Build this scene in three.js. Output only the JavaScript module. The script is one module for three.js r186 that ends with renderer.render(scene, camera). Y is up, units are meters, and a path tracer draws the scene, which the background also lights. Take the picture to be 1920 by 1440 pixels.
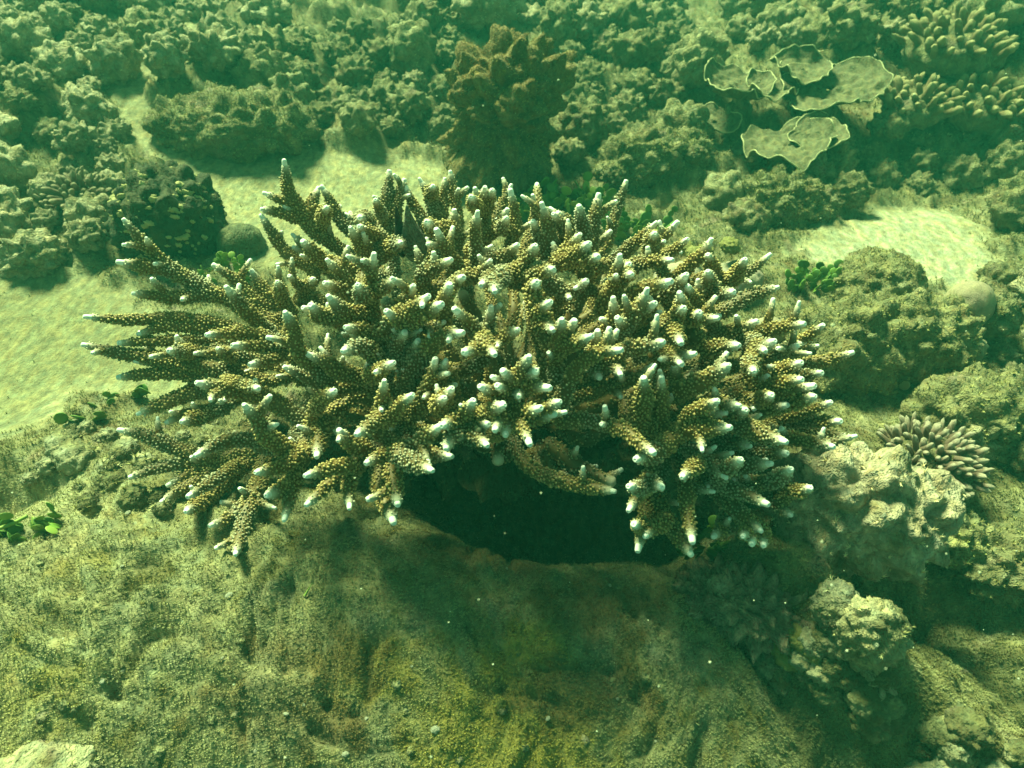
import * as THREE from 'three';
import { mergeGeometries, mergeVertices } from 'three/addons/utils/BufferGeometryUtils.js';
import { createNoise3D } from 'simplex-noise';

// ---------------------------------------------------------------- camera, light, air
const scene = new THREE.Scene();
const RAD = Math.PI / 180, PITCH = 42 * RAD, FOV = 58;
const EYE = new THREE.Vector3(0, 0.535, 0.46);
const camera = new THREE.PerspectiveCamera(FOV, 4 / 3, 0.02, 60);
camera.position.copy(EYE);
camera.focus = 0.62; camera.userData.fStop = 11;
camera.lookAt(0, EYE.y - Math.sin(PITCH), EYE.z - Math.cos(PITCH));

const renderer = new THREE.WebGLRenderer({ antialias: true });
renderer.setSize(1024, 768);
renderer.toneMapping = THREE.LinearToneMapping;
renderer.toneMappingExposure = 3.5;
renderer.shadowMap.enabled = true;

{ // daylight that has come down through green water: one even glow, a little brighter overhead
  const W = 64, H = 32, d = new Float32Array(W * H * 4);
  for (let j = 0; j < H; j++) for (let i = 0; i < W; i++) {
    const up = Math.max(0, Math.sin(((j + 0.5) / H - 0.5) * Math.PI)), k = 0.55 + 0.45 * up, o = (j * W + i) * 4;
    d[o] = 0.052 * k; d[o + 1] = 0.095 * k; d[o + 2] = 0.062 * k; d[o + 3] = 1;
  }
  const t = new THREE.DataTexture(d, W, H, THREE.RGBAFormat, THREE.FloatType);
  t.mapping = THREE.EquirectangularReflectionMapping; t.magFilter = THREE.LinearFilter; t.needsUpdate = true;
  scene.background = t; scene.environment = t;
}
const sun = new THREE.DirectionalLight(new THREE.Color().setRGB(0.80, 1.0, 0.47), 5);
sun.name = 'sun';
sun.position.set(-1.9, 4.6, -2.9);
sun.target.position.set(0, 0, 0);
sun.castShadow = true; sun.shadow.radius = 32; sun.shadow.mapSize.set(2048, 2048);
Object.assign(sun.shadow.camera, { left: -3, right: 3, top: 3, bottom: -3, near: 0.1, far: 12 });
scene.add(sun, sun.target);
scene.fog = new THREE.FogExp2(new THREE.Color().setRGB(0.10, 0.95, 0.74), 0.054);

// ---------------------------------------------------------------- tools
let seed = 7;
const rnd = () => { seed = (seed + 0x6d2b79f5) | 0; let t = Math.imul(seed ^ (seed >>> 15), 1 | seed); t = (t + Math.imul(t ^ (t >>> 7), 61 | t)) ^ t; return ((t ^ (t >>> 14)) >>> 0) / 4294967296; };
const rr = (a, b) => a + (b - a) * rnd();
const n3 = createNoise3D(rnd);
const { clamp, lerp } = THREE.MathUtils;
const sm = (a, b, x) => { const t = clamp((x - a) / (b - a), 0, 1); return t * t * (3 - 2 * t); };
const V = (x, y, z) => new THREE.Vector3(x, y, z);
function fbm(x, y, z, oct = 4, gain = 0.5) { let s = 0, a = 1, t = 0; for (let i = 0; i < oct; i++) { s += a * n3(x, y, z); t += a; a *= gain; x = x * 2.03 + 11.3; y = y * 2.03 - 7.1; z = z * 2.03 + 3.7; } return s / t; }
function billow(x, y, z, oct = 4) { let s = 0, a = 1, t = 0; for (let i = 0; i < oct; i++) { s += a * (1 - Math.abs(n3(x, y, z)) * 1.7); t += a; a *= 0.52; x = x * 2.1 + 5.2; y = y * 2.1 + 1.3; z = z * 2.1 - 8.4; } return s / t; }
function puff(x, y, z, oct = 3) { let s = 0, a = 1, t = 0; for (let i = 0; i < oct; i++) { const v = n3(x, y, z); s += a * (Math.sqrt(v * v + 0.012) * 1.1); t += a; a *= 0.4; x = x * 2.2 + 5.2; y = y * 2.2 + 1.3; z = z * 2.2 - 8.4; } return s / t; }
const mix3 = (a, b, t) => [lerp(a[0], b[0], t), lerp(a[1], b[1], t), lerp(a[2], b[2], t)];

// pixel of the photograph (1920 x 1440) -> ray of the camera as it stood there
const FOCAL = 720 / Math.tan(FOV / 2 * RAD), FWD = V(0, -Math.sin(PITCH), -Math.cos(PITCH)), UPV = V(0, Math.cos(PITCH), -Math.sin(PITCH));
const ray = (px, py) => FWD.clone().multiplyScalar(FOCAL).addScaledVector(UPV, 720 - py).add(V(px - 960, 0, 0)).normalize();
const flat = (px, py, y = 0) => { const d = ray(px, py), t = (y - EYE.y) / d.y; return EYE.clone().addScaledVector(d, t); };

const names = new Map();
const numbered = (n) => { const k = names.get(n) ?? 0; names.set(n, k + 1); return k ? n + '_' + String(k).padStart(3, '0') : n; };
function tag(o, label, category, group, kind) { Object.assign(o.userData, { label, category }); if (group) o.userData.group = group; if (kind) o.userData.kind = kind; return o; }
function solid(name, geometry, material, parent) { const m = new THREE.Mesh(geometry, material); m.name = parent === scene ? numbered(name) : name; m.castShadow = m.receiveShadow = true; parent.add(m); return m; }
function base(name, x = 0, y = 0, z = 0, turn = 0) { const g = new THREE.Group(); g.name = numbered(name); g.position.set(x, y, z); g.rotation.y = turn; scene.add(g); return g; }

// tiling grain: grey for colour, grey for relief
function grain(size, f) { const d = new Uint8Array(size * size * 4); for (let j = 0; j < size; j++) for (let i = 0; i < size; i++) { const v = f(i / size, j / size), o = (j * size + i) * 4, c = Array.isArray(v) ? v : [v, v, v]; for (let k = 0; k < 3; k++) d[o + k] = clamp(c[k], 0, 1) * 255; d[o + 3] = 255; } const t = new THREE.DataTexture(d, size, size); t.wrapS = t.wrapT = THREE.RepeatWrapping; t.magFilter = THREE.LinearFilter; t.needsUpdate = true; return t; }
// noise that tiles: a torus in four dimensions folded into sums of 3-d lookups
const tn = (u, v, f, s) => { const a = u * 2 * Math.PI, b = v * 2 * Math.PI, r = f / (2 * Math.PI); return (n3(Math.cos(a) * r + s, Math.sin(a) * r, Math.cos(b) * r) + n3(Math.sin(b) * r + s * 1.7, Math.cos(a) * r + 31, Math.sin(a) * r + Math.cos(b) * r * 0.3)) * 0.6; };
const tf = (u, v, f, s, o = 4) => { let r = 0, a = 1, t = 0; for (let i = 0; i < o; i++) { r += a * tn(u, v, f, s + i * 9.1); t += a; a *= 0.62; f *= 2; } return r / t; };
const speck = new Float32Array(512 * 512);
for (let k = 0; k < 9000; k++) { const x = rnd() * 512, y = rnd() * 512, r = rr(0.6, 2.3), h = rr(-0.55, 0.5); for (let j = -3; j <= 3; j++) for (let i = -3; i <= 3; i++) { const e = Math.exp(-(i * i + j * j) / (r * r)); speck[((y + j + 512 | 0) % 512) * 512 + ((x + i + 512 | 0) % 512)] += h * e; } }
const sp = (u, v) => speck[(v * 512 | 0) * 512 + (u * 512 | 0)];
const turfTone = grain(512, (u, v) => { const a = tf(u, v, 10, 1, 5), s = sp(u, v), w = tf(u, v, 6, 40, 3); const k = 0.72 + 0.30 * a + 0.24 * s; return [k * (1 + 0.10 * w), k, k * (1 - 0.10 * w)]; });
turfTone.colorSpace = THREE.SRGBColorSpace;
const turfRelief = grain(512, (u, v) => 0.5 + 0.42 * tf(u, v, 24, 3, 4) + 0.22 * sp(u, v));
const sandTone = grain(512, (u, v) => 0.85 + 0.10 * tf(u, v, 30, 61, 4) + 0.16 * Math.min(0.1, sp(u, v)));
sandTone.colorSpace = THREE.SRGBColorSpace;
const skinRelief = grain(256, (u, v) => 0.5 + 0.4 * tf(u, v, 30, 77, 3));
const rep = (t, n) => { const c = t.clone(); c.repeat.set(n, n); c.needsUpdate = true; return c; };
const M = {
  seabed: new THREE.MeshStandardMaterial({ name: 'seabed', vertexColors: true, roughness: 0.95, map: rep(turfTone, 7), bumpMap: rep(turfRelief, 9), bumpScale: 0.0024 }),
  rock: new THREE.MeshStandardMaterial({ name: 'turf_rock', vertexColors: true, roughness: 0.95, map: rep(turfTone, 8), bumpMap: rep(turfRelief, 9), bumpScale: 0.005 }),
  smooth: new THREE.MeshStandardMaterial({ name: 'coral_skin', vertexColors: true, roughness: 0.8, map: rep(sandTone, 10), bumpMap: rep(skinRelief, 30), bumpScale: 0.0012 }),
  branch: new THREE.MeshStandardMaterial({ name: 'coral_tissue', vertexColors: true, roughness: 0.62 }),
  tip: new THREE.MeshStandardMaterial({ name: 'white_tip', color: new THREE.Color().setRGB(0.76, 0.79, 0.82), roughness: 0.6 }),
  plate: new THREE.MeshStandardMaterial({ name: 'plate_tissue', vertexColors: true, roughness: 0.85, map: rep(turfTone, 9), bumpMap: rep(turfRelief, 9), bumpScale: 0.002 }),
  rim: new THREE.MeshStandardMaterial({ name: 'pale_rim', color: new THREE.Color().setRGB(0.38, 0.37, 0.22), roughness: 0.8 }),
  turf: new THREE.MeshStandardMaterial({ name: 'algal_turf', vertexColors: true, roughness: 1, side: THREE.DoubleSide }),
  leaf: new THREE.MeshStandardMaterial({ name: 'green_alga', color: new THREE.Color().setRGB(0.10, 0.19, 0.02), roughness: 0.6, side: THREE.DoubleSide }),
  leafDark: new THREE.MeshStandardMaterial({ name: 'dark_green_alga', color: new THREE.Color().setRGB(0.06, 0.14, 0.02), roughness: 0.6, side: THREE.DoubleSide }),
  leafPale: new THREE.MeshStandardMaterial({ name: 'yellow_green_alga', color: new THREE.Color().setRGB(0.20, 0.28, 0.05), roughness: 0.6, side: THREE.DoubleSide }),
  shell: new THREE.MeshStandardMaterial({ name: 'shell_white', color: new THREE.Color().setRGB(0.6, 0.62, 0.55), roughness: 0.6 }),
  speck: new THREE.MeshStandardMaterial({ name: 'drift', color: new THREE.Color().setRGB(0.6, 0.62, 0.5), roughness: 1 }),
};

function boxUV(g) { // metres, each face from the side it faces most
  g = g.index ? g.toNonIndexed() : g;
  const p = g.attributes.position, uv = new Float32Array(p.count * 2), a = V(0, 0, 0), b = V(0, 0, 0), c = V(0, 0, 0);
  for (let i = 0; i < p.count; i += 3) {
    a.fromBufferAttribute(p, i); b.fromBufferAttribute(p, i + 1); c.fromBufferAttribute(p, i + 2);
    const n = b.clone().sub(a).cross(c.clone().sub(a)), x = Math.abs(n.x), y = Math.abs(n.y), z = Math.abs(n.z), f = y >= x && y >= z ? (v) => [v.x, v.z] : x >= z ? (v) => [v.z + 0.31, v.y] : (v) => [v.x + 0.17, v.y];
    uv.set([...f(a), ...f(b), ...f(c)], i * 2);
  }
  g.setAttribute('uv', new THREE.BufferAttribute(uv, 2));
  return g;
}
// ---------------------------------------------------------------- sea floor
function polyDist(P, x, z) { // signed: positive inside
  let d = 1e9, inside = false;
  for (let i = 0, j = P.length - 1; i < P.length; j = i++) {
    const [ax, az] = P[i], [bx, bz] = P[j], ex = bx - ax, ez = bz - az, t = clamp(((x - ax) * ex + (z - az) * ez) / (ex * ex + ez * ez), 0, 1);
    d = Math.min(d, Math.hypot(x - ax - t * ex, z - az - t * ez));
    if ((az > z) !== (bz > z) && x < ((bx - ax) * (z - az)) / (bz - az) + ax) inside = !inside;
  }
  return inside ? d : -d;
}
const area = (pts) => pts.map(([x, y]) => { const p = flat(x, y); return [p.x, p.z]; });
const SAND = [
  area([[225, 215], [300, 150], [440, 125], [470, 190], [330, 240], [300, 300], [520, 310], [700, 300], [840, 310], [900, 420], [700, 470], [420, 520], [400, 420], [260, 320]]),
  area([[1470, 470], [1570, 405], [1690, 350], [1800, 365], [1850, 430], [1910, 520], [1810, 560], [1600, 525], [1490, 500]]),
  area([[600, -30], [770, -30], [770, 40], [720, 75], [620, 60]]),
  area([[-700, 540], [0, 530], [120, 505], [240, 530], [420, 640], [330, 760], [150, 730], [60, 850], [-700, 1000]]),
];
const blob = (px, py, rx, rz, h) => { const p = flat(px, py); return { x: p.x, z: p.z, rx, rz, h }; };
const BLOBS = [
  blob(1050, 905, 0.115, 0.08, -0.20),   // the hollow below the colony
  blob(1230, 960, 0.07, 0.05, -0.05),
  blob(960, 1330, 0.40, 0.13, 0.012),
  blob(900, 1140, 0.75, 0.17, 0.055),    // the near mound
  blob(250, 1250, 0.30, 0.15, 0.03),
  blob(20, 985, 0.06, 0.04, -0.03),
  blob(130, 900, 0.15, 0.06, 0.02),
  blob(60, 230, 0.55, 0.45, 0.10),
  blob(1760, 130, 0.5, 0.45, 0.14),
  blob(1290, 60, 0.25, 0.35, -0.12),
  blob(1750, 1130, 0.10, 0.045, -0.06),
  blob(1880, 950, 0.10, 0.06, -0.03),
  blob(1600, 900, 0.12, 0.07, 0.03),
  blob(1640, 660, 0.13, 0.09, 0.03),
  blob(1330, 520, 0.14, 0.08, 0.03),
  blob(1700, 330, 0.22, 0.13, -0.05),
  blob(900, 680, 0.26, 0.13, -0.06),
  blob(980, 800, 0.15, 0.09, -0.13),
];
const seg = (a, b, w, h) => { const p = flat(...a), q = flat(...b); return { p, q, w, h }; };
const LINES = [
  seg([1290, 1080], [1640, 1470], 0.024, -0.055),    // dark groove at the right of the mound
  seg([1470, 1180], [2050, 1560], 0.05, 0.045),      // rough ridge
  seg([1690, 1120], [2100, 1420], 0.035, -0.03),
  seg([-60, 1010], [110, 960], 0.02, -0.02),
];
function macro(x, z) {
  let y = 0.10 * sm(-0.55, -1.7, z) + 0.55 * sm(-1.6, -6, z) + 0.6 * sm(-6, -15, z);
  { const d = z - 0.10, q = 0.5 * (d + Math.sqrt(d * d + 0.004)); y -= 0.27 * q * sm(-0.42, -0.02, x + 0.25 * d); }
  for (const b of BLOBS) { const q = ((x - b.x) / b.rx) ** 2 + ((z - b.z) / b.rz) ** 2; if (q < 9) y += b.h * Math.exp(-q); }
  for (const l of LINES) { const ex = l.q.x - l.p.x, ez = l.q.z - l.p.z, t = clamp(((x - l.p.x) * ex + (z - l.p.z) * ez) / (ex * ex + ez * ez), 0, 1), d = Math.hypot(x - l.p.x - t * ex, z - l.p.z - t * ez) / l.w; if (d < 3) y += l.h * Math.exp(-d * d); }
  return y;
}
function sandAt(x, z) {
  let s = -1;
  for (const P of SAND) s = Math.max(s, polyDist(P, x, z));
  return sm(-0.015, 0.02, s + 0.022 * n3(x * 14, 3, z * 14) + 0.012 * n3(x * 45, 9, z * 45));
}
const NEAR = area([[-900, 930], [0, 940], [180, 890], [420, 930], [560, 800], [900, 760], [1250, 800], [1330, 1080], [1420, 1240], [1560, 1440], [1700, 1700], [-900, 1700]]);
function zones(x, z) {
  const sand = sandAt(x, z), near = sm(-0.02, 0.03, polyDist(NEAR, x, z) + 0.01 * n3(x * 20, 1, z * 20));
  return { sand, near, rough: (1 - sand) * (1 - near) };
}
function height(x, z, zn = zones(x, z)) {
  const far = sm(0.0, -0.7, z), a = lerp(0.016, 0.05, far) + 0.022 * sm(0.17, 0.28, x) * sm(-0.02, 0.08, z);
  let y = macro(x, z);
  const wx = x + 0.03 * n3(x * 9, 4, z * 9), wz = z + 0.03 * n3(x * 9, 14, z * 9);
  y += zn.rough * (a * 1.5 * (puff(wx * 4.6, 0.4, wz * 4.6, 3) - 0.35) + a * 0.20 * fbm(wx * 22, 2, wz * 22, 2) + 0.0030 * n3(wx * 95, 5, wz * 95));
  y += zn.near * (0.009 * fbm(wx * 8, 6, wz * 8, 3) + 0.0082 * fbm(wx * 34, 8, wz * 42, 3, 0.65) + 0.0012 * n3(wx * 230, 5, wz * 230) - 0.011 * sm(0.42, 0.8, n3(wx * 21, 33, wz * 21)));
  y += zn.sand * (0.006 * fbm(x * 6, 21, z * 6, 2) + 0.0015 * fbm(x * 40, 22, z * 40, 2) - 0.004);
  return y;
}
function ground(px, py) { const d = ray(px, py); let t = 0.15; for (; t < 9; t += 0.004) { const p = EYE.clone().addScaledVector(d, t); if (p.y < height(p.x, p.z)) return p; } return EYE.clone().addScaledVector(d, t); }

const C = {
  sand: [0.41, 0.385, 0.225], sandPale: [0.50, 0.49, 0.34], silt: [0.30, 0.285, 0.15], olive: [0.165, 0.15, 0.062], brown: [0.15, 0.10, 0.04], dark: [0.07, 0.065, 0.035],
  yellow: [0.34, 0.28, 0.045], pink: [0.33, 0.24, 0.20], pale: [0.50, 0.46, 0.30], moss: [0.13, 0.15, 0.05], grey: [0.25, 0.25, 0.18],
};
const YEL = [[960, 1400, 0.085, 0.05], [90, 1380, 0.06, 0.035], [710, 1300, 0.04, 0.025], [230, 1150, 0.02, 0.012], [1010, 1260, 0.03, 0.02]].map(([a, b, rx, rz]) => ({ ...flat(a, b), rx, rz }));
const BRN = [[900, 1080, 0.07, 0.03], [1130, 1180, 0.06, 0.04], [600, 1290, 0.07, 0.03], [1090, 1320, 0.06, 0.03], [560, 1380, 0.08, 0.025], [130, 1110, 0.05, 0.015]].map(([a, b, rx, rz]) => ({ ...flat(a, b), rx, rz }));
const patch = (L, x, z) => { let s = 0; for (const p of L) s = Math.max(s, 1.25 - Math.hypot((x - p.x) / p.rx, (z - p.z) / p.rz)); return s; };
function tone(x, y, z, zn) {
  const n = fbm(x * 9, y * 9 + 3, z * 9, 3), m = fbm(x * 33 + 7, y * 33, z * 33, 3), g = n3(x * 150, y * 150, z * 150);
  let r = mix3(C.olive, C.brown, sm(-0.1, 0.5, n));
  r = mix3(r, C.silt, sm(-0.3, 0.4, m + 0.3 * n) * 0.85);
  r = mix3(r, C.pale, sm(0.15, 0.6, fbm(x * 21 + 90, y * 21, z * 21, 3)) * 0.6);
  r = mix3(r, C.pink, sm(0.42, 0.62, fbm(x * 13 + 50, y * 13, z * 13, 3)) * 0.7);
  if (zn.near > 0.01) {
    let s = mix3(C.silt, C.olive, sm(-0.05, 0.55, m * 0.8 + n * 0.6));
    s = mix3(s, C.grey, sm(0.1, 0.6, fbm(x * 17 + 9, 4, z * 17, 3)) * 0.7);
    s = mix3(s, C.yellow, sm(0.0, 0.7, patch(YEL, x, z) + 0.55 * m) * 0.75);
    s = mix3(s, C.brown, sm(0.1, 0.8, patch(BRN, x, z) + 0.6 * m) * 0.75);
    s = mix3(s, C.sand, sm(-0.10, -0.45, x + 0.14 * n + 0.12 * m) * 0.85);
    r = mix3(r, s, zn.near);
  }
  if (zn.sand > 0.01) {
    const pale = sm(0.02, 0.08, polyDist(SAND[1], x, z) + 0.03 + 0.02 * m);
    r = mix3(r, mix3(mix3(C.sand, C.silt, Math.max(sm(0, 0.8, n + 0.5 * m) * 0.55, sm(0, 0.06, polyDist(SAND[3], x, z) + 0.02 * m) * (0.92 + 0.08 * g))), C.sandPale, pale), zn.sand);
  }
  const k = 1 + 0.13 * g + 0.08 * m;
  return [r[0] * k, r[1] * k, r[2] * k];
}
{
  const NC = 600, NR = 720, pos = new Float32Array(NC * NR * 3), col = new Float32Array(NC * NR * 3), uv = new Float32Array(NC * NR * 2), idx = new Uint32Array((NC - 1) * (NR - 1) * 6);
  const Z0 = 0.8, c = 0.32, k = Math.log(16 / c + 1);
  for (let j = 0, q = 0; j < NR; j++) {
    const z = Z0 - (Math.exp(k * j / (NR - 1)) - 1) * c, w = 0.42 + 0.62 * (Z0 - z);
    for (let i = 0; i < NC; i++, q++) {
      const u = (i / (NC - 1)) * 2 - 1, x = w * (u + 5 * u ** 11), zn = zones(x, z), y = height(x, z, zn);
      pos.set([x, y, z], q * 3); col.set(tone(x, y, z, zn), q * 3); uv.set([x + 0.35 * y, z - 0.8 * y], q * 2);
    }
  }
  for (let j = 0, q = 0; j < NR - 1; j++) for (let i = 0; i < NC - 1; i++, q += 6) { const a = j * NC + i; idx.set([a, a + 1, a + NC, a + 1, a + NC + 1, a + NC], q); }
  const g = new THREE.BufferGeometry();
  g.setAttribute('position', new THREE.BufferAttribute(pos, 3)); g.setAttribute('color', new THREE.BufferAttribute(col, 3)); g.setAttribute('uv', new THREE.BufferAttribute(uv, 2)); g.setIndex(new THREE.BufferAttribute(idx, 1));
  g.computeVertexNormals();
  const m = solid('seabed', g, M.seabed, scene);
  tag(m, 'silty sea floor with sand hollows and turf covered rock', 'sea floor', null, 'structure');
}
console.log('seabed');

// ---------------------------------------------------------------- the branching coral colony
// Outline of the colony: a low dome round its foot, steeper in front.
const FOOT = V(0, 0.068, -0.006);
const reach = (p) => Math.hypot((p.x - FOOT.x) / 0.345, (p.y - FOOT.y) / (p.y > FOOT.y ? 0.20 : 0.13), (p.z - FOOT.z) / (p.z > FOOT.z ? 0.205 : 0.33));
function onDome(px, py, s) { // the place on the dome (grown by s) that lies in the direction of a pixel
  const d = ray(px, py); let best = 1e9, at = null;
  for (let t = 0.22; t < 1.3; t += 0.003) { const p = EYE.clone().addScaledVector(d, t), q = reach(p); if (q <= s) { at = p; break; } if (q < best) { best = q; at = p; } }
  for (let k = 0; k < 60 && at.y < height(at.x, at.z) + 0.008; k++) at.addScaledVector(d, -0.004);
  return at;
}
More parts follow.
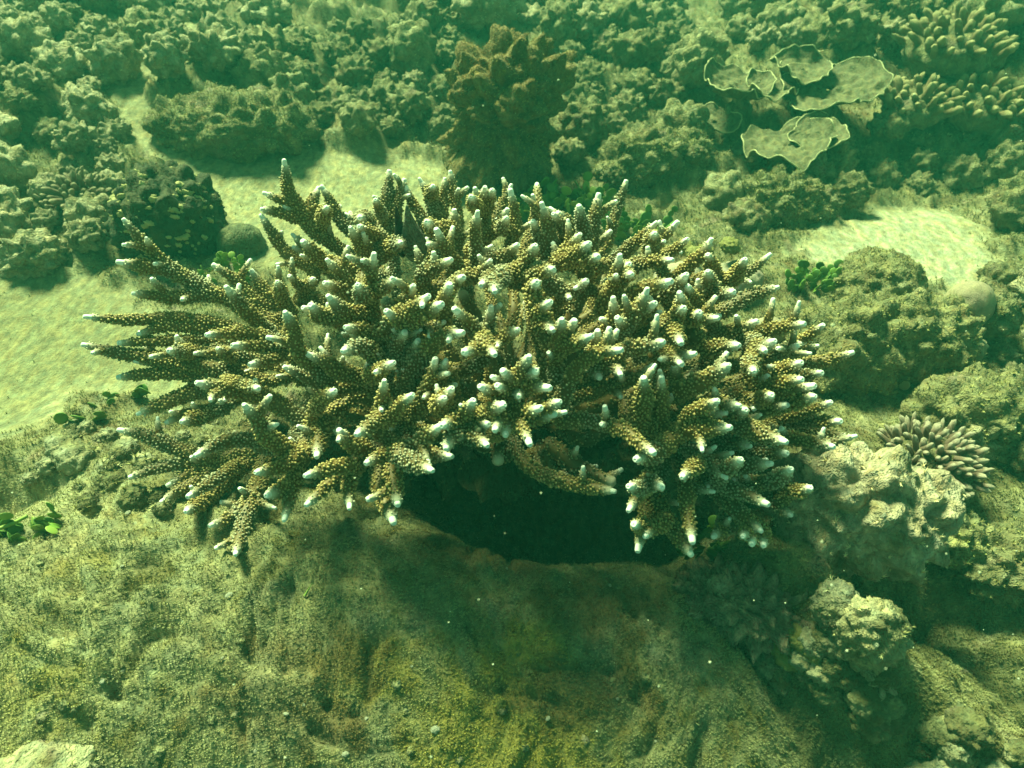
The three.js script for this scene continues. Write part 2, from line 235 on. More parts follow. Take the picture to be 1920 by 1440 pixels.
// Each branch from its tip inwards, as points x, y of the photograph; the last number, if odd in count, is how far out on the dome the tip stands.
const BRANCHES = [
  // left rim
  [235, 415, 275, 460, 330, 510, 390, 545, 450, 575, 530, 640], [232, 493, 275, 500, 315, 505, 365, 530], [255, 551, 330, 557, 400, 552, 445, 562, 510, 605],
  [172, 595, 230, 600, 330, 597, 420, 610, 500, 640, 570, 690], [162, 648, 215, 660, 300, 675, 380, 690, 460, 700], [228, 643, 300, 640, 400, 640, 480, 660], [265, 625, 310, 612, 400, 625, 0.9],
  [262, 677, 330, 685, 420, 700, 500, 715], [320, 658, 370, 660, 430, 660, 500, 680], [393, 628, 450, 625, 520, 640, 595, 685], [410, 655, 440, 680, 460, 720], [445, 648, 500, 650, 545, 655],
  [475, 682, 520, 668, 553, 650], [537, 590, 552, 620, 557, 655, 600, 700, 1.06], [228, 707, 290, 700, 355, 705, 0.9], [378, 720, 420, 730, 490, 742], [482, 728, 455, 722, 425, 715], [267, 773, 310, 755, 385, 732, 0.88],
  [317, 790, 350, 775, 425, 760, 0.9], [345, 790, 380, 780, 0.88], [463, 765, 485, 790, 503, 820, 535, 842, 565, 860, 1.08], [233, 808, 270, 815, 330, 840, 395, 862], [375, 850, 415, 830, 470, 825, 505, 840],
  [250, 893, 290, 880, 340, 868, 400, 862, 480, 842], [322, 906, 370, 880, 430, 860, 505, 842], [310, 937, 350, 912, 400, 885], [358, 928, 410, 895, 460, 865, 535, 842], [352, 957, 388, 930, 430, 900],
  [485, 885, 530, 875, 562, 852], [505, 927, 535, 915, 552, 900], [535, 967, 545, 930, 550, 890, 566, 842, 590, 800], [400, 983, 430, 970, 462, 945, 490, 910], [443, 1035, 455, 990, 470, 940, 490, 890, 0.95],
  [430, 545, 455, 575, 500, 620], [440, 520, 470, 560, 505, 600], [405, 500, 450, 530, 490, 570, 0.9], [475, 513, 500, 550, 540, 590],
  // front left forks
  [690, 867, 730, 845, 765, 830], [820, 803, 780, 830, 740, 852], [840, 855, 800, 850, 755, 842], [805, 880, 770, 865, 742, 848], [745, 942, 740, 905, 733, 868], [735, 972, 715, 920, 712, 868], [655, 945, 655, 900, 680, 865],
  [580, 942, 620, 905, 670, 865, 712, 832, 760, 800], [580, 890, 615, 880, 650, 872], [815, 680, 805, 720, 785, 760, 750, 795, 715, 815], [834, 682, 822, 715, 805, 750], [720, 722, 715, 770, 702, 800], [673, 812, 692, 800, 715, 780],
  [768, 745, 745, 765, 725, 790], [640, 812, 655, 830, 690, 845, 0.9], [625, 735, 600, 750, 585, 790, 0.9], [595, 850, 600, 820, 610, 790, 0.85],
  // front star
  [877, 810, 868, 790, 850, 750, 838, 700], [838, 838, 850, 812, 865, 792], [910, 832, 890, 812, 872, 795], [937, 760, 905, 778, 875, 795], [885, 755, 872, 775, 862, 792], [913, 796, 890, 798], [833, 797, 850, 790], [940, 762, 920, 770, 890, 785],
  // centre clusters
  [990, 672, 975, 700, 965, 745, 945, 800], [945, 698, 960, 715, 970, 745], [935, 725, 950, 735], [905, 727, 925, 735, 950, 748], [1022, 727, 995, 725, 970, 735], [972, 742, 970, 735], [1003, 697, 985, 710], [1045, 755, 1020, 765, 985, 772],
  [1007, 767, 990, 772, 965, 768], [1032, 778, 1005, 782, 970, 775], [990, 825, 980, 800, 965, 775], [948, 812, 950, 790, 955, 765], [930, 803, 940, 785, 952, 765],
  [920, 583, 918, 605, 905, 630, 900, 680], [858, 585, 880, 605, 903, 628], [968, 620, 945, 632, 915, 645], [860, 625, 835, 628, 790, 670, 760, 720], [873, 660, 890, 655, 905, 645], [925, 662, 915, 650, 905, 640],
  [1000, 470, 990, 510, 1005, 555, 1003, 600, 1020, 660, 1030, 720], [1035, 505, 1010, 510, 990, 512], [1005, 532, 1000, 540], [1027, 570, 1015, 578, 1005, 590], [1035, 617, 1022, 605, 1010, 600], [1075, 605, 1065, 622, 1050, 640, 1040, 690], [1053, 603, 1050, 625, 1045, 645],
  [1102, 633, 1080, 642, 1055, 652], [1120, 627, 1117, 650, 1110, 670], [1157, 657, 1125, 660, 1090, 680, 1065, 720, 1050, 765], [1150, 567, 1150, 595, 1140, 625, 1110, 690], [1210, 552, 1200, 580, 1180, 605, 1135, 650, 1085, 715], [1222, 573, 1205, 585, 1190, 600],
  [1232, 587, 1205, 597, 1180, 612], [1160, 600, 1168, 610, 1165, 625], [1240, 642, 1205, 650, 1165, 660, 1120, 690], [1162, 700, 1155, 685, 1145, 670, 0.88], [1122, 705, 1112, 690, 1105, 675, 0.8],
  [905, 533, 920, 520, 940, 515], [928, 545, 930, 530, 945, 518], [840, 538, 858, 525, 880, 518, 950, 520, 990, 535], [865, 522, 850, 530, 845, 540],
  // centre left
  [700, 486, 696, 513, 692, 545, 700, 590], [618, 492, 640, 515, 665, 545, 700, 590, 740, 640], [614, 533, 640, 543, 680, 560], [737, 527, 717, 540, 695, 552], [672, 537, 680, 555], [773, 542, 765, 560, 750, 590], [797, 560, 770, 580, 745, 592, 720, 620],
  [823, 573, 800, 585, 770, 600], [730, 588, 745, 600, 760, 620], [827, 605, 800, 610, 770, 615], [653, 615, 680, 620, 705, 640], [648, 657, 670, 650, 690, 655], [758, 625, 750, 640, 745, 660, 0.88], [708, 667, 715, 680, 725, 700, 0.8], [783, 642, 775, 665, 760, 690, 0.85],
  [733, 683, 715, 693, 695, 705, 0.92], [583, 667, 610, 680, 635, 697, 690, 710, 740, 730], [840, 490, 816, 502, 795, 512, 790, 560], [842, 537, 835, 560, 830, 600], [575, 580, 600, 590, 640, 600], [585, 575, 610, 595], [620, 560, 640, 580, 670, 590],
  [845, 732, 835, 745, 825, 765], [832, 748, 820, 760], [545, 520, 575, 545, 610, 570, 0.85], [587, 525, 570, 545, 560, 570, 0.8], [521, 531, 530, 560, 545, 590, 0.88],
  // upper left and back
  [534, 310, 537, 332, 540, 359, 556, 380, 575, 402, 605, 428], [502, 365, 526, 375, 550, 385], [494, 393, 516, 397, 542, 404, 575, 415], [595, 357, 587, 376, 580, 399, 585, 425], [537, 390, 559, 407, 583, 432, 610, 450, 650, 475, 690, 510], [607, 356, 619, 375, 630, 399, 650, 428, 680, 460],
  [612, 391, 605, 415, 608, 440], [494, 411, 510, 436, 527, 462, 550, 485, 590, 510], [652, 405, 672, 417, 694, 417, 731, 409, 735, 450, 740, 500], [676, 409, 690, 415], [730, 324, 729, 347, 723, 376, 722, 410, 735, 460], [757, 341, 747, 366, 741, 392, 740, 430], [763, 357, 773, 380, 790, 405, 800, 440],
  [791, 343, 803, 364, 815, 392, 825, 430], [812, 351, 808, 368, 812, 390], [834, 339, 832, 366, 830, 400, 826, 460], [845, 326, 850, 356, 856, 390, 860, 430], [705, 377, 712, 395, 722, 412], [682, 444, 686, 468, 685, 500], [660, 432, 672, 452, 685, 480], [676, 426, 695, 437, 715, 450],
  [751, 456, 735, 462], [852, 399, 853, 430, 855, 470, 850, 510], [822, 438, 834, 462, 847, 485, 860, 510], [802, 418, 815, 430], [555, 446, 575, 465, 605, 490, 640, 520], [553, 466, 575, 480, 600, 495], [570, 455, 590, 475, 615, 495],
  [892, 359, 897, 378, 903, 400, 900, 440], [909, 357, 907, 378, 904, 400], [923, 359, 916, 380, 907, 402], [884, 371, 893, 388], [955, 355, 943, 380, 932, 405, 915, 440], [959, 367, 965, 399, 965, 432, 955, 480], [1007, 349, 1007, 374, 1004, 404, 995, 440, 985, 490],
  [1018, 391, 1024, 416, 1027, 440, 1020, 490], [1048, 402, 1064, 420, 1068, 445, 1060, 480], [1040, 405, 1050, 420, 1060, 440], [1086, 390, 1089, 410, 1095, 430, 1090, 470], [1121, 373, 1117, 396, 1113, 424, 1108, 460, 1095, 510], [1173, 343, 1165, 370, 1155, 400, 1145, 435, 1134, 470, 1115, 520],
  [1224, 424, 1202, 446, 1180, 464, 1150, 490], [1264, 424, 1245, 446, 1222, 470, 1190, 500, 1150, 540], [1227, 440, 1220, 455], [1285, 452, 1262, 470, 1235, 490], [894, 407, 890, 430, 893, 462, 895, 500], [949, 397, 935, 422, 913, 443, 888, 468, 860, 500], [949, 411, 940, 430], [1001, 419, 1008, 435, 1015, 455],
  [967, 462, 945, 478, 920, 484, 890, 500], [1084, 444, 1068, 464, 1048, 486, 1020, 510], [1101, 460, 1085, 474, 1065, 485], [1119, 482, 1095, 485, 1070, 490], [1036, 507, 1010, 510], [1002, 464, 992, 482, 985, 500], [1097, 529, 1075, 545, 1050, 560, 1030, 590], [1161, 486, 1157, 508, 1150, 540, 1130, 580],
  [1178, 498, 1168, 510], [1182, 515, 1168, 518], [1208, 555, 1195, 580, 1180, 600],
  // upper right
  [1437, 483, 1413, 503, 1380, 523, 1340, 543, 1305, 562, 1260, 590], [1395, 490, 1385, 505, 1370, 525], [1453, 540, 1427, 548, 1395, 560, 1350, 585], [1373, 548, 1345, 553, 1315, 560], [1340, 597, 1310, 598, 1278, 604, 1235, 615, 1195, 640], [1254, 488, 1225, 490, 1195, 495, 1160, 510], [1252, 529, 1230, 535, 1200, 545, 1165, 570],
  [1283, 520, 1270, 535, 1250, 548], [1330, 455, 1318, 475, 1295, 495, 1270, 520, 1240, 545], [1328, 480, 1335, 500, 1335, 520], [1328, 512, 1332, 535, 1335, 555], [1290, 540, 1302, 560, 1320, 575], [1275, 555, 1278, 575, 1285, 595], [1280, 580, 1270, 590], [1310, 588, 1300, 600],
  [1413, 605, 1390, 614, 1347, 624, 1307, 634, 1255, 655], [1503, 608, 1467, 614, 1423, 624, 1385, 640, 1330, 665], [1540, 612, 1513, 631, 1480, 658, 1447, 678, 1410, 697, 1360, 720], [1380, 648, 1353, 650, 1330, 655], [1433, 657, 1420, 645, 1410, 635], [1592, 663, 1563, 672, 1530, 680, 1497, 688, 1447, 708, 1390, 730],
  [1497, 682, 1475, 690, 1445, 700], [1363, 687, 1343, 700, 1310, 720, 1270, 735], [1437, 708, 1416, 726, 1386, 739, 1347, 746, 1300, 765], [1500, 712, 1475, 715, 1445, 722], [1413, 695, 1405, 685], [1447, 642, 1430, 650, 1405, 660], [1275, 640, 1268, 625, 1262, 612],
  [1217, 690, 1190, 712, 1150, 722, 1110, 735, 1065, 750, 1020, 775, 0.86], [1295, 665, 1260, 672, 1225, 690], [1275, 680, 1265, 668, 1245, 660],
  // right rim and front right
  [1207, 712, 1206, 750, 1200, 792], [1240, 715, 1238, 760, 1240, 802], [1265, 685, 1270, 720, 1287, 762], [1221, 846, 1198, 830, 1175, 808, 1140, 797, 1095, 787, 1050, 790], [1356, 890, 1326, 864, 1290, 838, 1258, 815, 1225, 800, 1180, 795], [1281, 893, 1294, 880, 1310, 865], [1431, 942, 1392, 924, 1347, 908, 1308, 893, 1285, 870],
  [1441, 908, 1407, 906, 1372, 906, 1340, 900], [1465, 826, 1433, 815, 1400, 802, 1371, 791, 1330, 785], [1363, 802, 1334, 803, 1295, 807, 1260, 810], [1353, 774, 1321, 775, 1282, 782, 1251, 790, 1217, 797], [1342, 753, 1316, 765, 1290, 778], [1380, 760, 1350, 757, 1320, 760], [1517, 725, 1485, 731, 1446, 742, 1400, 760, 1350, 780],
  [1524, 744, 1505, 748, 1480, 755], [1553, 756, 1532, 765, 1490, 778, 1438, 782, 1390, 790], [1585, 821, 1556, 812, 1517, 802, 1465, 792, 1410, 785], [1558, 837, 1527, 830, 1490, 822, 1450, 812], [1438, 870, 1412, 872, 1375, 878, 1340, 875], [1386, 864, 1368, 877, 1350, 890], [1480, 882, 1462, 895, 1435, 905],
  [1533, 945, 1509, 930, 1477, 916, 1450, 908], [1517, 916, 1500, 922, 1480, 920], [1480, 964, 1459, 950, 1440, 932, 1410, 915], [1423, 992, 1399, 971, 1373, 950, 1350, 925, 1320, 895], [1410, 1017, 1412, 1000, 1415, 985], [1431, 1020, 1428, 1005, 1422, 990], [1394, 1004, 1402, 990], [1297, 1007, 1293, 981, 1288, 950, 1288, 916, 1283, 890, 1265, 840],
  [1293, 1036, 1277, 1012, 1256, 984, 1236, 950, 1222, 915], [1212, 1004, 1235, 986, 1250, 975], [1198, 1023, 1202, 1005, 1212, 972, 1213, 935], [1190, 984, 1202, 985], [1340, 1004, 1358, 985, 1365, 955, 0.9], [1197, 860, 1228, 850], [1183, 913, 1205, 915], [1238, 912, 1220, 905], [1183, 950, 1205, 915, 1222, 880, 1230, 850],
  [1400, 835, 1380, 830, 1350, 830, 0.88], [1470, 850, 1440, 850, 1400, 845, 0.9], [1445, 742, 1430, 748], [1395, 770, 1380, 775], [1535, 700, 1500, 705, 1460, 715, 0.92], [1570, 790, 1540, 790, 1490, 790, 0.95], [1490, 650, 1465, 660, 1430, 675, 0.9], [1470, 760, 1440, 765, 1400, 775, 0.92],
  // low, shaded, below the front edge
  [1145, 920, 1100, 912, 1060, 905, 1020, 890, 985, 870, 965, 835, 0.8], [1150, 905, 1100, 885, 1060, 855, 1020, 830, 0.7],
];
const colony = base('branching_coral');
tag(colony, 'large golden brown branching coral with white tips growing over the dark hollow', 'coral');
{
  const tubes = [];
  for (const spec of BRANCHES) {
    const given = spec.length % 2 ? spec[spec.length - 1] : undefined, n = spec.length >> 1, px = [];
    for (let i = 0; i < n; i++) px.push([spec[2 * i], spec[2 * i + 1]]);
    const run = [0]; for (let i = 1; i < n; i++) run.push(run[i - 1] + Math.hypot(px[i][0] - px[i - 1][0], px[i][1] - px[i - 1][1]));
    const L = run[n - 1], out = given ?? (L > 55 ? rr(0.87, 1.05) : rr(0.95, 1.03)), inner = Math.max(0.5, out - 0.06 - L / 620);
    tubes.push({ pts: px.map(([x, y], i) => onDome(x, y, lerp(out, inner, run[i] / L))), tipped: out > 0.72 });
  }
  for (let k = 0; k < 30; k++) { // inner branches between the traced ones
    const a = rr(0, Math.PI * 2), up = rr(0.15, 0.95), s = rr(0.62, 0.86), c = Math.sqrt(1 - up * up);
    const dir = V(Math.cos(a) * c * 0.345, up * 0.20, Math.sin(a) * c * (Math.sin(a) > 0 ? 0.205 : 0.33)), pts = [];
    if (Math.sin(a) > 0.0 && up < 0.6) continue;
    for (let i = 0; i < 5; i++) pts.push(FOOT.clone().addScaledVector(dir, s * (1 - i * 0.14)).add(V(rr(-1, 1), rr(-1, 1) - i * 0.6, rr(-1, 1)).multiplyScalar(0.006)));
    tubes.push({ pts, tipped: true });
  }
  for (let k = 0; k < 56; k++) { // old bare wood deep inside
    const a = rr(0, Math.PI * 2), up = rr(-0.05, 0.9), s = rr(0.42, 0.7), c = Math.sqrt(1 - up * up), dir = V(Math.cos(a) * c * 0.345, up * 0.20, Math.sin(a) * c * (Math.sin(a) > 0 ? 0.205 : 0.33)), pts = [];
    if (Math.sin(a) > 0.35 && up < 0.3) continue;
    for (let i = 0; i < 5; i++) pts.push(FOOT.clone().addScaledVector(dir, s * (1 - i * 0.17)).add(V(rr(-1, 1), rr(-1, 1) - i * 0.5, rr(-1, 1)).multiplyScalar(0.008)));
    tubes.push({ pts, tipped: false, inner: true });
  }
  // every branch grows from a nearby inner one
  tubes.sort((a, b) => reach(a.pts.at(-1)) - reach(b.pts.at(-1)));
  const nodes = [FOOT.clone(), FOOT.clone().add(V(0.03, 0.01, -0.03)), FOOT.clone().add(V(-0.03, 0.01, -0.02)), FOOT.clone().add(V(0, 0.03, -0.06))];
  for (const t of tubes) {
    const p = t.pts.at(-1), q = reach(p); let best = 1e9, to = nodes[0];
    for (const n of nodes) { const rq = reach(n); if (rq > q - 0.03) continue; const d = n.distanceTo(p) + (n.y > p.y + 0.01 ? 0.02 : 0); if (d < best) { best = d; to = n; } }
    t.link = t.pts.length;
    if (best > 0.05) t.pts.push(p.clone().lerp(to, 0.5).add(V(0, -0.06 * best, 0)));
    t.pts.push(to.clone());
    for (let i = Math.max(1, t.pts.length * 0.3 | 0); i < t.pts.length - 1; i++) { nodes.push(t.pts[i].clone()); if (i < t.pts.length - 2) nodes.push(t.pts[i].clone().lerp(t.pts[i + 1], 0.5)); }
  }
  const gold = [0.115, 0.07, 0.016], umber = [0.07, 0.052, 0.022], cream = [0.52, 0.41, 0.17], ash = [0.46, 0.45, 0.34], white = [0.82, 0.80, 0.70];
  // one branch: a tapering stem and the small cups that cover it, all one surface
  function grow(points, r0, r1, cupSize, old) {
    const curve = new THREE.CatmullRomCurve3(points, false, 'centripetal'), len = curve.getLength(), N = Math.max(4, Math.ceil(len / 0.0055)), R = 9;
    const P = [], Cc = [], I = [], fr = [];
    let side = V(0.3, 1, 0.2);
    for (let i = 0; i <= N; i++) {
      const u = i / N, p = curve.getPointAt(u), tan = curve.getTangentAt(u).negate(); // towards the tip
      side = side.clone().addScaledVector(tan, -side.dot(tan)); if (side.lengthSq() < 1e-5) side.set(tan.y, -tan.x, 0.1); side.normalize();
      fr.push({ p, tan, side, bin: tan.clone().cross(side), r: lerp(r0, r1, Math.pow(sm(-0.004, Math.max(0.036, len * 0.45), u * len), 0.5)) * (1 + 0.13 * n3(p.x * 55, p.y * 55, p.z * 55)) });
    }
    const skin = (p, u) => { const d = u * len, tipw = sm(0.008, -0.001, d), age = sm(-0.2, 0.8, n3(p.x * 14, p.y * 14, p.z * 14) + 0.5 * n3(p.x * 45, p.y * 45, p.z * 45)); const b = mix3(gold, umber, age * 0.6); return [mix3(b, white, tipw * 0.55), mix3(mix3(cream, ash, age), white, tipw)]; };
    for (let i = 0; i <= N; i++) { const f = fr[i], [b] = skin(f.p, i / N); for (let k = 0; k < R; k++) { const a = k / R * 2 * Math.PI, v = f.p.clone().addScaledVector(f.side, Math.cos(a) * f.r).addScaledVector(f.bin, Math.sin(a) * f.r); P.push(v.x, v.y, v.z); Cc.push(...b); } }
    for (let i = 0; i < N; i++) for (let k = 0; k < R; k++) { const a = i * R + k, b = i * R + (k + 1) % R; I.push(a, b, a + R, b, b + R, a + R); }
    const cap = P.length / 3, f0 = fr[0], tipAt = f0.p.clone().addScaledVector(f0.tan, f0.r * 0.6); P.push(tipAt.x, tipAt.y, tipAt.z); Cc.push(...skin(f0.p, 0)[0]);
    for (let k = 0; k < R; k++) I.push(cap, (k + 1) % R, k);
    // cups
    const rows = Math.max(2, Math.round(len / 0.0027)), S = 4;
    for (let i = 0; i < rows; i++) {
      const u = (i + 0.6) / rows, x = u * N, i0 = Math.min(N - 1, x | 0), w = x - i0, A = fr[i0], Bq = fr[i0 + 1], p = A.p.clone().lerp(Bq.p, w), r = lerp(A.r, Bq.r, w), n = Math.max(4, Math.round(2 * Math.PI * r / 0.0031));
      const [bt, ct] = skin(p, u);
      for (let k = 0; k < n; k++) {
        if (rnd() < 0.06) continue;
        if (old || reach(p) < 0.42) { if (rnd() < 0.5) continue; }
        const a = (k + (i % 2) * 0.5 + rr(-0.2, 0.2)) / n * 2 * Math.PI, nrm = A.side.clone().multiplyScalar(Math.cos(a)).addScaledVector(A.bin, Math.sin(a)), sz = cupSize * rr(0.6, 1.3) * lerp(0.62, 1, sm(0.001, 0.014, u * len)) * (rnd() < 0.05 ? 1.5 : 1);
        const axis = nrm.clone().addScaledVector(A.tan, rr(0.5, 0.95)).normalize(), e1 = axis.clone().cross(A.bin.clone().addScaledVector(nrm, 0.37)).normalize(), e2 = axis.clone().cross(e1), o = p.clone().addScaledVector(nrm, r - 0.0004).addScaledVector(A.tan, rr(-0.0006, 0.0006));
        const s0 = P.length / 3, lift = rr(0.75, 1.5), dull = rr(0.6, 1.15), side = mix3(bt, ct, 0.42), top = ct.map((c) => c * dull);
        for (const [h, q, c] of [[0, 1.15, bt], [1.25 * lift, 0.95, side]]) for (let m = 0; m < S; m++) { const b = m / S * 2 * Math.PI, v = o.clone().addScaledVector(axis, h * sz).addScaledVector(e1, Math.cos(b) * q * sz).addScaledVector(e2, Math.sin(b) * q * sz); P.push(v.x, v.y, v.z); Cc.push(...c); }
        const v = o.clone().addScaledVector(axis, 1.85 * lift * sz); P.push(v.x, v.y, v.z); Cc.push(...top);
        for (let m = 0; m < S; m++) { const n1 = (m + 1) % S; I.push(s0 + m, s0 + n1, s0 + S + m, s0 + n1, s0 + S + n1, s0 + S + m, s0 + S + m, s0 + S + n1, s0 + 2 * S); }
      }
    }
    const g = new THREE.BufferGeometry(); g.setAttribute('position', new THREE.Float32BufferAttribute(P, 3)); g.setAttribute('color', new THREE.Float32BufferAttribute(Cc, 3)); g.setIndex(I); g.computeVertexNormals();
    return { g, fr, len };
  }
  // white growing end: a short blunt tube
  const tipShape = new THREE.LatheGeometry([[0.9, -0.7], [1.0, -0.25], [0.98, 0.35], [0.9, 0.8], [0.68, 1.08], [0.38, 1.16], [0.24, 1.02], [0, 0.98]].map(([x, y]) => new THREE.Vector2(x, y)), 10);
  const up = V(0, 1, 0);
  function cap(parent, f, r, l) { const m = solid('tip', tipShape, M.tip, parent); m.position.copy(f.p).addScaledVector(f.tan, l * 0.25); m.quaternion.setFromUnitVectors(up, f.tan); m.scale.set(r, l, r); return m; }
  let twigs = 0; const inner = [];
  tubes.forEach((t, ti) => {
    const { g, fr, len } = grow(t.pts, t.tipped ? 0.0025 : 0.0046, 0.0060 * rr(0.82, 1.18), 0.00098, !t.tipped);
    if (t.inner) { inner.push(g); return; }
    const b = solid('branch', g, M.branch, colony);
    if (t.tipped) cap(b, fr[0], rr(0.0020, 0.0027), rr(0.0022, 0.0046));
    const want = Math.min(4, Math.round(len / 0.05 * rr(0.3, 1.5)));
    for (let k = 0; k < want && twigs < 240; k++) {
      const f = fr[Math.floor(rr(0.08, 0.62) * (fr.length - 1))]; if (reach(f.p) < 0.5) continue;
      const a = rr(0, 2 * Math.PI), nrm = f.side.clone().multiplyScalar(Math.cos(a)).addScaledVector(f.bin, Math.sin(a)); if (nrm.y < -0.5) continue;
      const dir = nrm.addScaledVector(f.tan, rr(0.35, 1)).addScaledVector(up, 0.25).normalize(), l = rr(0.005, 0.019), tip = f.p.clone().addScaledVector(dir, f.r + l);
      const q = grow([tip, f.p.clone().addScaledVector(dir, f.r + l * 0.5).addScaledVector(f.tan, 0.001), f.p.clone().addScaledVector(dir, f.r * 0.3)], 0.0019, 0.0038, 0.00085, false);
      const w = solid('twig', q.g, M.branch, colony); cap(w, q.fr[0], rr(0.0015, 0.0021), rr(0.0016, 0.0034)); twigs++;
    }
  });
  solid('inner_branches', mergeGeometries(inner), M.branch, colony).userData.kind = 'stuff';
  // the foot: an encrusting stump that stands in the hollow
  const st = []; for (let i = 0; i <= 16; i++) { const u = i / 16; st.push(new THREE.Vector2(lerp(0.06, 0.02, Math.pow(u, 0.6)) , lerp(-0.09, 0.012, u))); }
  st.push(new THREE.Vector2(0, 0.018));
  const lg = new THREE.LatheGeometry(st, 40), lp = lg.attributes.position, lc = [];
  for (let i = 0; i < lp.count; i++) { const x = lp.getX(i), y = lp.getY(i), z = lp.getZ(i), k = 1 + 0.5 * fbm(x * 30, y * 30, z * 30, 3); lp.setXYZ(i, x * k, y, z * k); lc.push(...mix3(umber, C.olive, 0.5 + 0.5 * n3(x * 60, y * 60, z * 60))); }
  lg.setAttribute('color', new THREE.Float32BufferAttribute(lc, 3)); lg.translate(FOOT.x, FOOT.y, FOOT.z - 0.035); lg.computeVertexNormals();
  solid('stump', boxUV(lg), M.rock, colony);
  let tri = 0; colony.traverse((o) => { if (o.isMesh) tri += o.geometry.index ? o.geometry.index.count / 3 : 0; });
  console.log('colony', tubes.length, 'branches', twigs, 'twigs', tri, 'triangles');
}

// ---------------------------------------------------------------- rocks and other corals
const balls = new Map();
function ball(detail) { if (!balls.has(detail)) { const g = new THREE.IcosahedronGeometry(1, detail); g.deleteAttribute('uv'); g.deleteAttribute('normal'); balls.set(detail, mergeVertices(g, 1e-5)); } return balls.get(detail).clone(); }
// a lump of half-sizes r; shape(v) moves the unit point first, rough is the height of its knobs in metres
function lump({ r = [0.05, 0.04, 0.05], detail = 9, knob = 0.3, freq = 2.2, fine = 0.1, s = 0, shape, color }) {
  const g = ball(detail), p = g.attributes.position, col = new Float32Array(p.count * 3), v = V(0, 0, 0);
  const R = Math.cbrt(r[0] * r[1] * r[2]), f = freq / R * 0.75, n = V(0, 0, 0);
  for (let i = 0; i < p.count; i++) {
    v.fromBufferAttribute(p, i);
    const u = v.clone(); if (shape) shape(v);
    v.set(v.x * r[0], v.y * r[1], v.z * r[2]); n.set(u.x / r[0], u.y / r[1], u.z / r[2]).normalize();
    const x = v.x + s * 0.37, y = v.y - s * 0.21, z = v.z + s * 0.11, w = 0.25 * R;
    v.addScaledVector(n, R * (knob * 0.85 * (puff(x * f + w * n3(x * f, 3, z * f), y * f, z * f, 2) - 0.35) + fine * 0.55 * fbm(x * f * 3.6, y * f * 3.6, z * f * 3.6, 3, 0.6)));
    p.setXYZ(i, v.x, v.y, v.z); col.set(color(v.x + s * 1.7, v.y, v.z - s * 2.3, u), i * 3);
  }
  g.setAttribute('color', new THREE.BufferAttribute(col, 3)); g.computeVertexNormals();
  return boxUV(g);
}
const ROUGH = { sand: 0, near: 0, rough: 1 };
const turfy = (x, y, z) => tone(x, y, z, ROUGH);
const dusted = (pale, amount) => (x, y, z) => mix3(tone(x, y, z, ROUGH), pale, sm(-0.3, 0.5, fbm(x * 26 + 4, y * 26, z * 26, 3) + amount));
const skin = (c1, c2, f = 40) => (x, y, z) => { const k = 1 + 0.12 * n3(x * 200, y * 200, z * 200); return mix3(c1, c2, sm(-0.4, 0.5, fbm(x * f, y * f, z * f, 3))).map((c) => c * k); };
const furry = []; // meshes that carry turf: [mesh, tufts per square metre, height]
function place(name, geo, mat, at, [label, category, group], o = {}) {
  const m = solid(name, geo, mat, scene); m.position.copy(at); m.rotation.set(o.rx ?? 0, o.turn ?? 0, o.rz ?? 0); if (o.scale) m.scale.setScalar(o.scale);
  tag(m, label, category, group); if (o.fur) furry.push([m, o.fur, o.furH ?? 0.0034]); return m;
}
const foot = (px, py, back = 0, lift = 0) => { const p = ground(px, py); p.z -= back; p.y = height(p.x, p.z) + lift; return p; };

